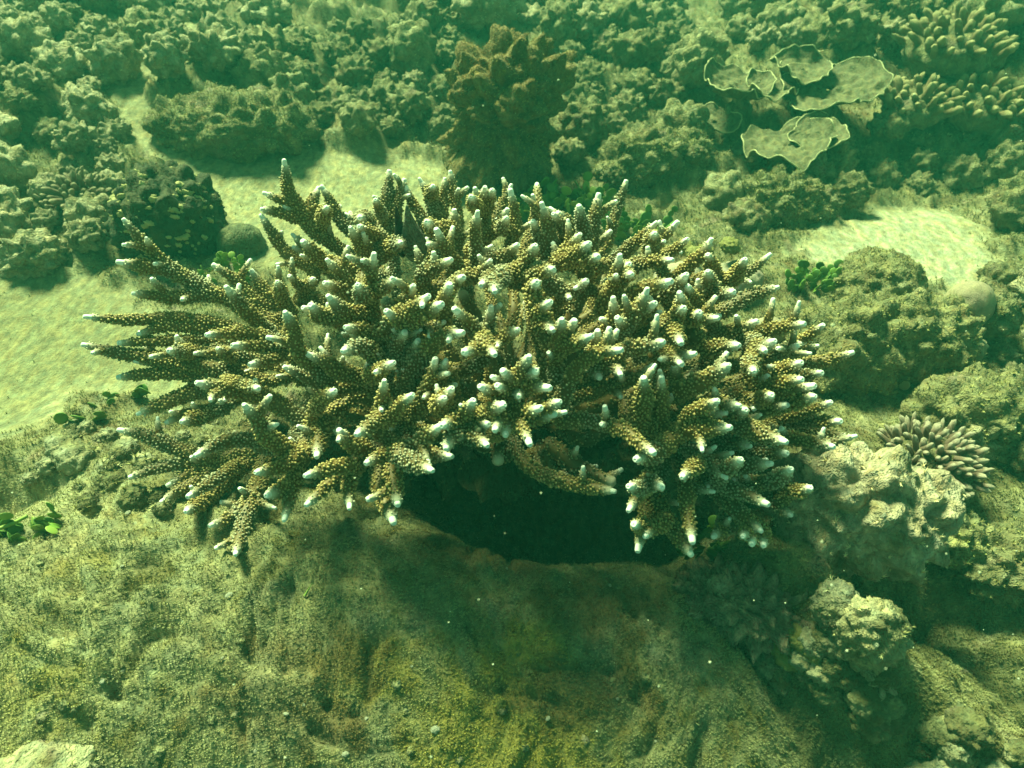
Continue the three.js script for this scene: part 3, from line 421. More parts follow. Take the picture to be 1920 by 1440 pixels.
{ // knobbly rubble, in fields between the landmarks
  const kinds = []; for (let k = 0; k < 12; k++) kinds.push(lump({ r: [rr(0.032, 0.05), rr(0.024, 0.042), rr(0.03, 0.046)], detail: 9, knob: rr(0.5, 0.8), freq: rr(1.2, 1.9), fine: 0.2, s: k + 1, color: k % 3 === 0 ? turfy : dusted([0.42, 0.39, 0.23], k % 3 === 1 ? 0.1 : -0.15) }));
  const pales = []; for (let k = 0; k < 8; k++) pales.push(lump({ r: [rr(0.032, 0.05), rr(0.024, 0.042), rr(0.03, 0.046)], detail: 9, knob: rr(0.5, 0.9), freq: rr(1.2, 1.9), fine: 0.2, s: k + 210, color: dusted([0.56, 0.50, 0.34], 0.3) }));
  const fields = [
    [95, [[-160, -40], [560, -40], [470, 110], [240, 140], [205, 220], [235, 320], [190, 400], [205, 470], [120, 490], [-160, 520]], 'knobbly reef stone heaped on the slope beside the round polyp coral', 'rubble beside the round polyp coral', 0.9],
    [56, [[480, 90], [600, 70], [840, 60], [840, 265], [600, 250], [520, 180], [480, 150]], 'knobbly brown reef stone between the sand and the tall rock pinnacle', 'rubble between sand and pinnacle', 1],
    [28, [[770, -40], [1250, -40], [1250, 50], [1040, 60], [770, 50]], 'hazy reef stone behind the tall rock pinnacle', 'rubble behind the pinnacle', 1.15],
    [50, [[1045, 70], [1320, 60], [1300, 330], [1200, 350], [1120, 350], [1050, 300]], 'turf covered reef stone between the pinnacle and the plate corals', 'rubble between pinnacle and plate corals', 0.95],
    [36, [[1340, -40], [2060, -40], [2060, 70], [1660, 110], [1560, 90], [1400, 90]], 'hazy reef stone on the reef slope above the plate corals', 'rubble above the plate corals', 1.1],
    [30, [[1340, 330], [1560, 250], [2060, 270], [2060, 420], [1880, 410], [1800, 365], [1650, 350], [1480, 430], [1330, 420]], 'dark turf covered lump in the gully behind the pale sand', 'lumps in the gully behind the pale sand', 0.8],
    [24, [[1840, 520], [2060, 470], [2060, 900], [1850, 880], [1700, 700], [1800, 640]], 'low turf covered lump on the bank beside the rounded pinkish lobe', 'lumps beside the pinkish lobe', 0.75],
  ];
  const inside = (P, x, y) => { let c = false; for (let i = 0, j = P.length - 1; i < P.length; j = i++) if ((P[i][1] > y) !== (P[j][1] > y) && x < ((P[j][0] - P[i][0]) * (y - P[i][1])) / (P[j][1] - P[i][1]) + P[i][0]) c = !c; return c; };
  for (const [count, P, label, group, size] of fields) {
    const xs = P.map((p) => p[0]), ys = P.map((p) => p[1]), put = [];
    for (let tries = 0; put.length < count && tries < count * 60; tries++) {
      const x = rr(Math.min(...xs), Math.max(...xs)), y = Math.min(...ys) + (Math.max(...ys) - Math.min(...ys)) * Math.pow(rnd(), 0.75); if (!inside(P, x, y)) continue;
      const p = ground(x, y); if (p.distanceTo(EYE) > 3.2) continue;
      const sc = 0.78 * size * rr(0.65, 1.9) * lerp(0.85, 1.25, sm(1, 2.4, p.distanceTo(EYE))); if (put.some((q) => q[0].distanceTo(p) < 0.042 * (sc + q[1]))) continue;
      put.push([p, sc]); p.y = height(p.x, p.z) + rr(0.004, 0.03) * sc;
      const pale = rnd() < (group.includes('polyp') ? 0.85 : group.includes('behind the pinnacle') || group.includes('above') ? 0.3 : 0.12);
      put.at(-1).push(place('reef_stone', pale ? pales[Math.floor(rnd() * 8)] : kinds[Math.floor(rnd() * 12)], M.rock, p, [label, 'stone', group], { turn: rr(0, 6.3), rx: rr(-0.5, 0.5), rz: rr(-0.5, 0.5), scale: sc, fur: 6000, furH: 0.003 }), pale);
    }
    const place_ = label.slice(label.search(/ (heaped|between|behind|on the|in the)/)), rank = ['largest', 'second largest', 'third largest', 'fourth largest', 'fifth largest', 'sixth largest', 'seventh largest'];
    for (const tone_ of [true, false]) put.filter((q) => q[3] === tone_).sort((a, b) => b[1] - a[1]).forEach((q, i, all) => { q[2].userData.label = (i < 7 ? rank[i] + ' ' : i < all.length / 2 ? 'middling ' : 'small ') + (tone_ ? 'pale silty' : 'olive brown') + ' stone' + place_; });
  }
}
console.log('rubble');

// tall pinnacle
place('rock_pinnacle', lump({ r: [0.076, 0.10, 0.07], detail: 28, knob: 0.85, freq: 1.7, fine: 0.3, s: 11, shape: (v) => { const h = v.y, c = Math.sqrt(Math.max(1e-4, 1 - h * h)), w = 1.1 - 0.3 * sm(-0.9, -0.1, h) + 0.3 * sm(-0.1, 0.45, h) - 0.3 * sm(0.5, 1, h), k = w * Math.min(1, 1.5 * c) / Math.max(c, 0.34); v.x = v.x * k + 0.10 * Math.sin(h * 2.2); v.z *= k; v.y += 0.12 * v.x * sm(0.3, 0.9, h); }, color: (x, y, z) => mix3(mix3([0.26, 0.165, 0.055], C.yellow, 0.55 * sm(0.1, 0.6, fbm(x * 18, y * 18, z * 18, 3))), turfy(x, y, z), 0.3) }), M.rock, foot(942, 350, 0.04, 0.07), ['tall brown rock pinnacle furred with algae standing behind the branching coral', 'rock'], { fur: 26000, furH: 0.0028 });
place('reef_rock', lump({ r: [0.135, 0.052, 0.085], detail: 18, knob: 0.4, freq: 1.7, fine: 0.22, s: 9, color: turfy }), M.rock, foot(430, 290, 0.05, 0.006), ['low wide turf covered rock lying in the sand behind the branching coral', 'rock'], { fur: 24000, furH: 0.0036 });
place('reef_rock', lump({ r: [0.10, 0.05, 0.05], detail: 16, knob: 0.5, freq: 2, fine: 0.22, s: 19, color: turfy }), M.rock, foot(1230, 330, 0.02, 0.012), ['turf covered rock shelf below the lowest plate coral beside the pinnacle', 'rock'], { fur: 24000, furH: 0.0036, turn: 0.3 });
place('reef_rock', lump({ r: [0.075, 0.05, 0.06], detail: 16, knob: 0.5, freq: 2, fine: 0.22, s: 23, color: turfy }), M.rock, foot(1470, 420, 0.03, 0.012), ['shaggy turf covered rock at the edge of the pale sand patch', 'rock'], { fur: 24000, furH: 0.004 });
place('reef_rock', lump({ r: [0.055, 0.045, 0.05], detail: 16, knob: 0.35, freq: 1.6, fine: 0.2, s: 29, color: dusted([0.33, 0.30, 0.15], 0.1) }), M.rock, foot(1650, 545, 0.01, 0.0), ['small olive rock in the sand just behind the rounded pinkish lobe', 'rock'], { fur: 14000 });
place('reef_rock', lump({ r: [0.075, 0.06, 0.055], detail: 18, knob: 0.45, freq: 1.8, fine: 0.22, s: 31, color: dusted([0.33, 0.30, 0.15], 0.1) }), M.rock, foot(1590, 690, 0.01, 0.012), ['dark turf covered boulder with a yellow fringe beside the branching coral', 'rock'], { fur: 16000, turn: 0.4 });
place('reef_rock', lump({ r: [0.06, 0.055, 0.05], detail: 18, knob: 0.45, freq: 1.8, fine: 0.22, s: 37, color: dusted([0.33, 0.30, 0.15], 0.1) }), M.rock, foot(1710, 665, 0.0, 0.012), ['turf covered boulder that carries the rounded pinkish lobe', 'rock'], { fur: 16000 });
place('reef_rock', lump({ r: [0.075, 0.05, 0.05], detail: 18, knob: 0.4, freq: 1.8, fine: 0.2, s: 41, color: dusted([0.33, 0.30, 0.15], 0.1) }), M.rock, foot(1830, 790, 0.0, 0.0), ['flat topped turf rock beside the pinkish finger coral clump', 'rock'], { fur: 16000 });
place('reef_rock', lump({ r: [0.07, 0.058, 0.045], detail: 22, knob: 0.5, freq: 1.6, fine: 0.16, s: 43, color: dusted([0.64, 0.54, 0.40], 0.45) }), M.rock, foot(1590, 1060, 0.02, 0.03), ['pale sunlit ledge rock with a dark overhang beside the branching coral', 'rock'], { turn: -0.2, fur: 3000, furH: 0.004 });
place('reef_rock', lump({ r: [0.03, 0.024, 0.025], detail: 14, knob: 0.5, freq: 2, fine: 0.2, s: 47, color: dusted([0.48, 0.45, 0.2], 0.2) }), M.rock, foot(1768, 1030, 0.0, 0.012), ['small pale yellow knobbly rock beyond the ledge rock', 'rock'], { fur: 6000, furH: 0.004 });
place('reef_rock', lump({ r: [0.05, 0.032, 0.035], detail: 16, knob: 0.5, freq: 2, fine: 0.2, s: 48, color: dusted([0.33, 0.30, 0.15], 0.1) }), M.rock, foot(1880, 1060, 0.0, 0.0), ['olive turf rock above the dark gully beyond the small pale yellow rock', 'rock'], { fur: 14000 });
place('crusted_rock', lump({ r: [0.058, 0.026, 0.03], detail: 22, knob: 0.8, freq: 2.6, fine: 0.3, s: 53, color: skin([0.34, 0.26, 0.20], [0.46, 0.38, 0.27]) }), M.rock, foot(1400, 1165, 0.0, 0.016), ['mauve crusted lumpy rock with small pits below the ledge rock', 'rock'], { turn: -0.35 });
place('crusted_rock', lump({ r: [0.03, 0.02, 0.022], detail: 14, knob: 0.5, freq: 1.6, fine: 0.16, s: 57, color: skin([0.32, 0.24, 0.19], [0.40, 0.34, 0.22]) }), M.rock, foot(1320, 1120, 0.0, 0.010), ['small mauve crusted lump at the edge of the dark hollow', 'rock']);
place('reef_rock', lump({ r: [0.023, 0.034, 0.02], detail: 16, knob: 0.35, freq: 2, fine: 0.16, s: 59, color: dusted([0.52, 0.47, 0.29], 0.3) }), M.rock, foot(1615, 1215, 0.0, 0.016), ['upright pale knob of rock on top of the rough ridge', 'rock'], { rz: 0.3, fur: 3000, furH: 0.004 });
place('reef_rock', lump({ r: [0.016, 0.02, 0.018], detail: 12, knob: 0.3, freq: 2, fine: 0.16, s: 60, color: dusted(C.grey, 0.1) }), M.rock, foot(1562, 1150, 0.0, 0.006), ['dull grey green knob just behind the upright pale knob', 'rock'], { fur: 3000, furH: 0.004 });
place('reef_rock', lump({ r: [0.04, 0.022, 0.03], detail: 12, knob: 0.3, freq: 1.7, fine: 0.15, s: 61, color: dusted([0.55, 0.52, 0.33], 0.5) }), M.rock, foot(80, 1440, -0.01, 0.0), ['pale silt covered stone in the near corner beside the yellow algae', 'rock'], { fur: 2000, furH: 0.003 });
// rocks that carry the branching coral
place('reef_rock', lump({ r: [0.17, 0.085, 0.075], detail: 22, knob: 0.7, freq: 1.8, fine: 0.25, s: 301, color: turfy }), M.rock, V(0.0, -0.02, -0.115), ['broad dark rock mass under the middle of the branching coral', 'rock'], { fur: 9000 });
place('reef_rock', lump({ r: [0.085, 0.06, 0.05], detail: 18, knob: 0.7, freq: 1.8, fine: 0.25, s: 303, color: turfy }), M.rock, V(0.19, 0.0, -0.01), ['dark rock under the front branches beside the ledge rock', 'rock'], { fur: 9000 });
place('reef_rock', lump({ r: [0.11, 0.055, 0.06], detail: 18, knob: 0.7, freq: 1.8, fine: 0.25, s: 305, color: turfy }), M.rock, V(-0.21, -0.005, -0.03), ['dark rock under the branches nearest the sand flat', 'rock'], { fur: 9000 });
// small stones on the rough ridge
{
  const kinds = [0, 1, 2, 3, 4].map((k) => lump({ r: [rr(0.008, 0.012), rr(0.006, 0.009), rr(0.008, 0.011)], detail: 6, knob: 0.5, freq: 1.7, fine: 0.2, s: 70 + k, color: k % 2 ? dusted([0.45, 0.42, 0.28], 0.2) : turfy }));
  for (let k = 0; k < 46; k++) { const u = rnd(), p = foot(lerp(1490, 1960, u) + rr(-90, 60), lerp(1200, 1500, u) + rr(-30, 150) * (0.3 + u)); p.y += 0.002; place('ridge_stone', kinds[k % 5], M.rock, p, ['small rough stone strewn over the ridge at the near corner', 'stone', 'stones on the rough ridge'], { turn: rr(0, 6), scale: rr(0.6, 1.6) }); }
  [[118, 838, 1.5], [100, 882, 1.2], [205, 822, 1.1], [165, 805, 0.9], [140, 862, 1.7], [235, 850, 1.3], [60, 905, 0.8]].forEach(([x, y, s]) => place('coral_fragment', kinds[1 + 2 * (s > 1.2)], M.rock, foot(x, y, 0, 0.003), ['pale broken coral piece beside the sand flat in front of the green leafy segments', 'coral fragment', 'broken coral pieces by the sand flat'], { turn: rr(0, 6), scale: s }));
  for (let k = 0; k < 26; k++) { const p = foot(rr(120, 420), rr(790, 960)); place('coral_fragment', kinds[k % 5], M.rock, p, ['crumbled turf grown coral piece under the rim of the branching coral', 'coral fragment', 'crumbled pieces under the coral rim'], { turn: rr(0, 6), scale: rr(0.5, 1.3), fur: 9000, furH: 0.005 }); }
}
// smooth massive corals
const mauve = skin([0.36, 0.29, 0.25], [0.42, 0.38, 0.28], 30);
place('massive_coral', lump({ r: [0.028, 0.032, 0.026], detail: 16, knob: 0.08, freq: 1.2, fine: 0.02, s: 81, color: skin([0.33, 0.26, 0.20], [0.37, 0.31, 0.2], 30) }), M.smooth, foot(1790, 618, 0.0, 0.032), ['smooth rounded pinkish coral lobe standing on the turf boulder', 'coral']);
place('massive_coral', lump({ r: [0.04, 0.03, 0.035], detail: 16, knob: 0.2, freq: 1.2, fine: 0.02, s: 83, color: mauve }), M.smooth, foot(1275, 545, 0.0, 0.006), ['smooth mauve coral mound directly behind the upper branches of the branching coral', 'coral']);
place('massive_coral', lump({ r: [0.035, 0.026, 0.03], detail: 16, knob: 0.2, freq: 1.2, fine: 0.02, s: 85, color: mauve }), M.smooth, foot(1375, 540, 0.0, 0.006), ['smooth mauve coral mound with yellow lumps on its crest behind the branches', 'coral']);
place('massive_coral', lump({ r: [0.017, 0.02, 0.016], detail: 12, knob: 0.1, freq: 1.2, fine: 0.02, s: 87, color: skin([0.16, 0.19, 0.085], [0.2, 0.21, 0.11], 60) }), M.smooth, foot(1538, 728, 0.0, 0.016), ['small smooth green dome coral under the end of the longest right branch', 'coral']);
place('massive_coral', lump({ r: [0.02, 0.02, 0.018], detail: 12, knob: 0.1, freq: 1.2, fine: 0.02, s: 88, color: skin([0.36, 0.30, 0.22], [0.4, 0.33, 0.24], 60) }), M.smooth, foot(1435, 640, 0.0, 0.014), ['small smooth tan dome coral between two branches of the branching coral', 'coral']);
place('massive_coral', lump({ r: [0.034, 0.03, 0.03], detail: 12, knob: 0.12, freq: 1.2, fine: 0.05, s: 89, color: skin([0.15, 0.16, 0.09], [0.22, 0.22, 0.12], 40) }), M.rock, foot(455, 468, 0.0, 0.008), ['smooth grey green coral boss in the sand beside the round polyp coral', 'coral']);
{ // yellow lumps and crusts
  const yel = lump({ r: [0.011, 0.008, 0.010], detail: 8, knob: 0.4, freq: 2, fine: 0.2, s: 91, color: skin([0.20, 0.19, 0.045], [0.27, 0.24, 0.08], 90) });
  [[1290, 465], [1275, 450], [1355, 470], [1370, 490], [1310, 452]].forEach(([x, y], k) => { const p = foot(1330 + (x - 1330) * 0.8, 520, 0.0, 0.034 + (k % 3) * 0.004); p.x += (x - 1330) * 0.0001; p.z -= 0.012 * (k % 2); place('yellow_sponge', yel, M.smooth, p, [['low yellow sponge lump nearest the middle of the mauve mounds', 'yellow sponge lump nearest the tall back branches on the mauve mounds', 'yellow sponge lump over the gap between the mauve mounds', 'yellow sponge lump nearest the pale sand on the mauve mounds', 'second yellow sponge lump from the back branches on the mauve mounds'][k], 'sponge', 'yellow sponge lumps on the mauve mounds'], { turn: k, scale: rr(0.8, 1.2) }); });
  [[1465, 1215, 1.3], [1500, 1200, 1.1], [1525, 1225, 1.0], [1480, 1235, 1.2]].forEach(([x, y, s], k) => place('yellow_sponge', yel, M.smooth, foot(x, y, 0, 0.004), [['olive sponge lobe nearest the dark groove below the crusted rock', 'olive sponge lobe touching the mauve crusted rock', 'olive sponge lobe nearest the upright pale knob', 'lowest olive sponge lobe of the four below the crusted rock'][k], 'sponge', 'sponge lobes below the crusted rock'], { turn: x, scale: s }));
}
// round coral dotted with open polyps
{
  const p = foot(318, 470, 0.03, 0.03), g = base('polyp_coral', p.x, p.y, p.z); tag(g, 'round dark coral head dotted with pale open polyps in the sand', 'coral');
  const R = [0.074, 0.068, 0.07], body = solid('head', lump({ r: R, detail: 20, knob: 0.35, freq: 1.9, fine: 0.2, s: 101, color: skin([0.045, 0.055, 0.03], [0.10, 0.095, 0.045], 30) }), M.rock, g); body.rotation.y = 0.4;
  const cups = [0, 1, 2, 3].map((k) => lump({ r: [1, 0.8, 0.8], detail: 4, knob: 0.9, freq: 1.2, fine: 0.3, s: 120 + k, color: () => [0.2, 0.2, 0.1] })), mat = new THREE.MeshStandardMaterial({ name: 'polyp', color: new THREE.Color().setRGB(0.33, 0.30, 0.15), roughness: 0.9 });
  for (let k = 0, n = 0; k < 1000 && n < 210; k++) { const d = V(rr(-1, 1), rr(-0.5, 1), rr(-1, 1)).normalize(); if (d.z < -0.55 || rnd() > 0.35 + 0.65 * sm(-0.2, 0.5, n3(d.x * 2.2, d.y * 2.2, d.z * 2.2 + 4) + d.y * 0.3 - d.x * 0.3)) continue; const c = solid('polyp', cups[n % 4], mat, g); c.position.set(d.x * R[0] * 1.0, d.y * R[1] * 1.0, d.z * R[2] * 1.0); c.quaternion.setFromUnitVectors(V(0, 1, 0), d.clone().add(V(rr(-0.5, 0.5), 0.4, rr(-0.5, 0.5))).normalize()); const s = rr(0.002, 0.0052); c.scale.set(s * rr(0.7, 1.6), s * rr(0.7, 1.5), s * rr(0.7, 1.1)); n++; }
}
// leafy plate corals
function plateCoral(at, label, plates) {
  const g = base('plate_coral', at.x, at.y, at.z); tag(g, label, 'coral', 'plate corals on the reef slope');
  for (const { R, a0, a1, cup, wave, waves, x = 0, y = 0, z = 0, tilt = 0, roll = 0, s = 0 } of plates) {
    const nr = 16, nt = 64, P = [], Cc = [], I = [], edge = [];
    const at2 = (i, j, d) => { const r = i / nr, th = lerp(a0, a1, j / nt), rho = R * (0.1 + 0.9 * r) * (1 + 0.10 * Math.sin(3 * th + s) + 0.07 * n3(Math.cos(th) * 2 + s, Math.sin(th) * 2, s)) * (1 + 0.02 * r * n3(th * 9, s, 1)); return V(Math.cos(th) * rho, cup * R * (0.4 * r * r + 0.6 * r ** 5) + 1.7 * wave * R * r ** 3 * Math.sin(waves * th + s * 2 + 1.5 * n3(Math.cos(th), Math.sin(th), s)) + 0.018 * R * Math.sin(r * 26 + 2 * n3(Math.cos(th) * 2, s, Math.sin(th) * 2)) + 0.05 * R * n3(Math.cos(th) * rho * 40, s, Math.sin(th) * rho * 40) - d * 0.0055 * (1.15 - 0.75 * r), Math.sin(th) * rho); };
    for (let d = 0; d < 2; d++) for (let i = 0; i <= nr; i++) for (let j = 0; j <= nt; j++) { const v = at2(i, j, d); P.push(v.x, v.y, v.z); Cc.push(...mix3([0.13, 0.12, 0.055], [0.20, 0.185, 0.09], sm(-0.5, 0.5, fbm(v.x * 30 + s, v.y * 30, v.z * 30, 3)))); if (!d && i === nr) edge.push(v.clone().add(V(0, -0.0012, 0))); }
    const W = nt + 1, H = (nr + 1) * W;
    for (let i = 0; i < nr; i++) for (let j = 0; j < nt; j++) { const a = i * W + j; I.push(a, a + 1, a + W, a + 1, a + W + 1, a + W, H + a, H + a + W, H + a + 1, H + a + 1, H + a + W, H + a + W + 1); }
    for (let j = 0; j < nt; j++) { const a = nr * W + j; I.push(a, a + 1, H + a, a + 1, H + a + 1, H + a); }
    for (let i = 0; i < nr; i++) for (const j of [0, nt]) { const a = i * W + j; I.push(a, a + W, H + a, a + W, H + a + W, H + a); }
    const geo = new THREE.BufferGeometry(); geo.setAttribute('position', new THREE.Float32BufferAttribute(P, 3)); geo.setAttribute('color', new THREE.Float32BufferAttribute(Cc, 3)); geo.setIndex(I); geo.computeVertexNormals();
    const m = solid('plate', boxUV(geo), M.plate, g); m.position.set(x, y, z); m.rotation.set(tilt, 0, roll);
    solid('growing_edge', new THREE.TubeGeometry(new THREE.CatmullRomCurve3(edge), 120, 0.0011, 6), M.rim, m);
  }
  const h = g.position.y - height(at.x, at.z) + 0.03, st = lump({ r: [0.03, h * 0.6 + 0.02, 0.03], detail: 8, knob: 0.4, freq: 2, fine: 0.2, s: at.x * 9, color: turfy }); const sm_ = solid('stalk', st, M.rock, g); sm_.position.y = -h * 0.6 - 0.032;
}
const PI = Math.PI;
const hover = (px, py, gy) => EYE.clone().addScaledVector(ray(px, py), ground(px, gy).distanceTo(EYE));
plateCoral(hover(1395, 165, 262), 'twin cupped plate coral with pale scalloped edges above the shaggy rock', [
  { R: 0.062, a0: 0, a1: 2 * PI, cup: 0.3, wave: 0.10, waves: 3, x: -0.018, tilt: 0.12, roll: -0.1, s: 1 }, { R: 0.045, a0: 0, a1: 2 * PI, cup: 0.2, wave: 0.1, waves: 4, x: 0.045, y: 0.004, z: 0.012, tilt: 0.15, s: 2 }, { R: 0.042, a0: 0, a1: 2 * PI, cup: 0.2, wave: 0.08, waves: 4, x: -0.05, y: -0.05, z: 0.03, tilt: 0.2, s: 7 }]);
plateCoral(hover(1505, 130, 245), 'upright cupped plate coral between the twin cups and the widest plate', [{ R: 0.052, a0: 0, a1: 2 * PI, cup: 0.25, wave: 0.10, waves: 3, tilt: 0.2, s: 3 }]);
plateCoral(hover(1555, 165, 270), 'widest plate coral with a long pale rim jutting over the gully', [{ R: 0.088, a0: 0, a1: 2 * PI, cup: 0.14, wave: 0.06, waves: 3, tilt: 0.14, roll: 0.16, s: 14 }]);
plateCoral(hover(1478, 272, 330), 'lowest plate coral, a narrow wavy shelf with a bright rim', [{ R: 0.072, a0: 0, a1: 2 * PI, cup: 0.08, wave: 0.08, waves: 4, tilt: 0.0, roll: 0.2, s: 15 }, { R: 0.045, a0: 0, a1: 2 * PI, cup: 0.15, wave: 0.05, waves: 3, x: 0.05, y: 0.012, z: -0.015, tilt: 0.2, roll: 0.2, s: 6 }]);
// finger corals
function fingerCoral(at, label, group, { R, n, len, r, body, end, lean = [0, 0, 0] }) {
  const g = base('finger_coral', at.x, at.y, at.z); tag(g, label, 'coral', group);
  const root = lump({ r: [R * 0.9, R * 0.5, R * 0.9], detail: 7, knob: 0.3, freq: 2, fine: 0.2, s: at.x * 31 + at.z, color: turfy }); solid('root', root, M.rock, g);
  for (let k = 0; k < n; k++) {
    const a = k * 2.39996, q = Math.sqrt((k + 0.5) / n), d = V(Math.cos(a) * q, 0.75, Math.sin(a) * q).add(V(...lean)).normalize(), o = V(Math.cos(a) * q * R * 0.8, R * 0.35 * (1 - q * q), Math.sin(a) * q * R * 0.8), l = len * rr(0.7, 1.25), rad = r * rr(0.8, 1.2), pts = [];
    for (let i = 0; i <= 9; i++) { const u = i / 9; pts.push(new THREE.Vector2(i === 9 ? 0 : rad * (1 - 0.28 * u) * (u > 0.82 ? Math.sqrt(Math.max(0, 1 - ((u - 0.82) / 0.18) ** 2)) * 0.9 + 0.1 : 1), u * l)); }
    const geo = new THREE.LatheGeometry(pts, 8), p = geo.attributes.position, c = [];
    for (let i = 0; i < p.count; i++) { const x = p.getX(i), y = p.getY(i), z = p.getZ(i), w = 1 + 0.2 * n3(x * 150 + k, y * 110, z * 150); p.setXYZ(i, x * w + l * 0.15 * Math.sin(y / l * 2 + k), y, z * w + l * 0.12 * Math.cos(y / l * 2.3 + k)); c.push(...mix3(body, end, sm(0.62, 0.9, y / l + 0.1 * n3(x * 300, y * 300, z * 300)))); }
    geo.setAttribute('color', new THREE.Float32BufferAttribute(c, 3)); geo.computeVertexNormals();
    const m = solid('finger', geo, M.smooth, g); m.position.copy(o); m.quaternion.setFromUnitVectors(V(0, 1, 0), d);
  }
}
const tan = [0.22, 0.16, 0.07], tanEnd = [0.46, 0.40, 0.21];
fingerCoral(foot(1700, 235, 0, 0.03), 'thicket of stubby tan fingers at the foot of the slope beside the widest plate', 'tan finger thickets', { R: 0.06, n: 40, len: 0.034, r: 0.007, body: tan, end: tanEnd });
fingerCoral(foot(1820, 235, 0, 0.03), 'thicket of pale tipped tan fingers in the middle of the slope', 'tan finger thickets', { R: 0.075, n: 54, len: 0.036, r: 0.0075, body: tan, end: tanEnd });
fingerCoral(foot(1915, 250, 0, 0.03), 'thicket of tan fingers cut by the frame edge above the gully', 'tan finger thickets', { R: 0.07, n: 50, len: 0.036, r: 0.0075, body: tan, end: tanEnd });
fingerCoral(foot(1770, 130, 0, 0.03), 'hazy thicket of tan fingers high on the slope above the plates', 'tan finger thickets', { R: 0.09, n: 60, len: 0.04, r: 0.008, body: tan, end: tanEnd });
fingerCoral(foot(1735, 880, 0, 0.004), 'clump of small pinkish white tipped fingers beyond the right rim', null, { R: 0.044, n: 110, len: 0.022, r: 0.0032, body: [0.30, 0.20, 0.15], end: [0.72, 0.62, 0.50], lean: [0, 0, 0.25] });
fingerCoral(foot(150, 385, 0, 0.01), 'small clump of dull pinkish fingers among the rubble near the round polyp coral', null, { R: 0.045, n: 70, len: 0.026, r: 0.0045, body: [0.24, 0.18, 0.12], end: [0.42, 0.36, 0.24] });
// star shaped fragment
place('star_fragment', lump({ r: [0.011, 0.004, 0.011], detail: 10, knob: 0.3, freq: 1.5, fine: 0.2, s: 151, shape: (v) => { const t = Math.atan2(v.z, v.x), k = 0.62 + 0.38 * Math.cos(5 * t + 0.6) * (0.8 + 0.3 * Math.sin(t)); v.x *= k; v.z *= k; }, color: skin([0.55, 0.44, 0.28], [0.62, 0.52, 0.36], 90) }), M.rock, foot(1645, 1295, 0, 0.004), ['pale star shaped coral fragment lying on the rough ridge', 'coral fragment'], { turn: 0.5, rx: 0.3 });
// grey shell wedged among the branches
{
  const p = onDome(775, 440, 0.93), g = base('bivalve_shell', p.x, p.y, p.z, -0.35); tag(g, 'grey mottled wedge shaped shell stuck between the upper branches', 'shell');
  const half = (sx, dark) => { const geo = ball(10), q = geo.attributes.position, c = []; for (let i = 0; i < q.count; i++) { let x = q.getX(i), y = q.getY(i), z = q.getZ(i); const w = lerp(0.16, 1, sm(1.0, -0.7, y)); x = x * 0.013 * w + (1 - w) * -0.004; y *= 0.026; z = z * 0.011 * (0.35 + 0.65 * w); q.setXYZ(i, x, y, z); const k = 0.8 + 0.35 * n3(x * 400, y * 400, z * 400) + 0.2 * Math.sin(y * 1800); c.push(...(dark ? [0.02, 0.022, 0.02] : [0.30 * k, 0.31 * k, 0.25 * k])); } geo.setAttribute('color', new THREE.Float32BufferAttribute(c, 3)); geo.computeVertexNormals(); return boxUV(geo); };
  solid('valve', half(1, false), M.rock, g); const d = solid('gape', half(1, true), M.smooth, g); d.position.set(-0.0105, 0.001, 0.002); d.scale.set(0.4, 0.9, 0.8);
}
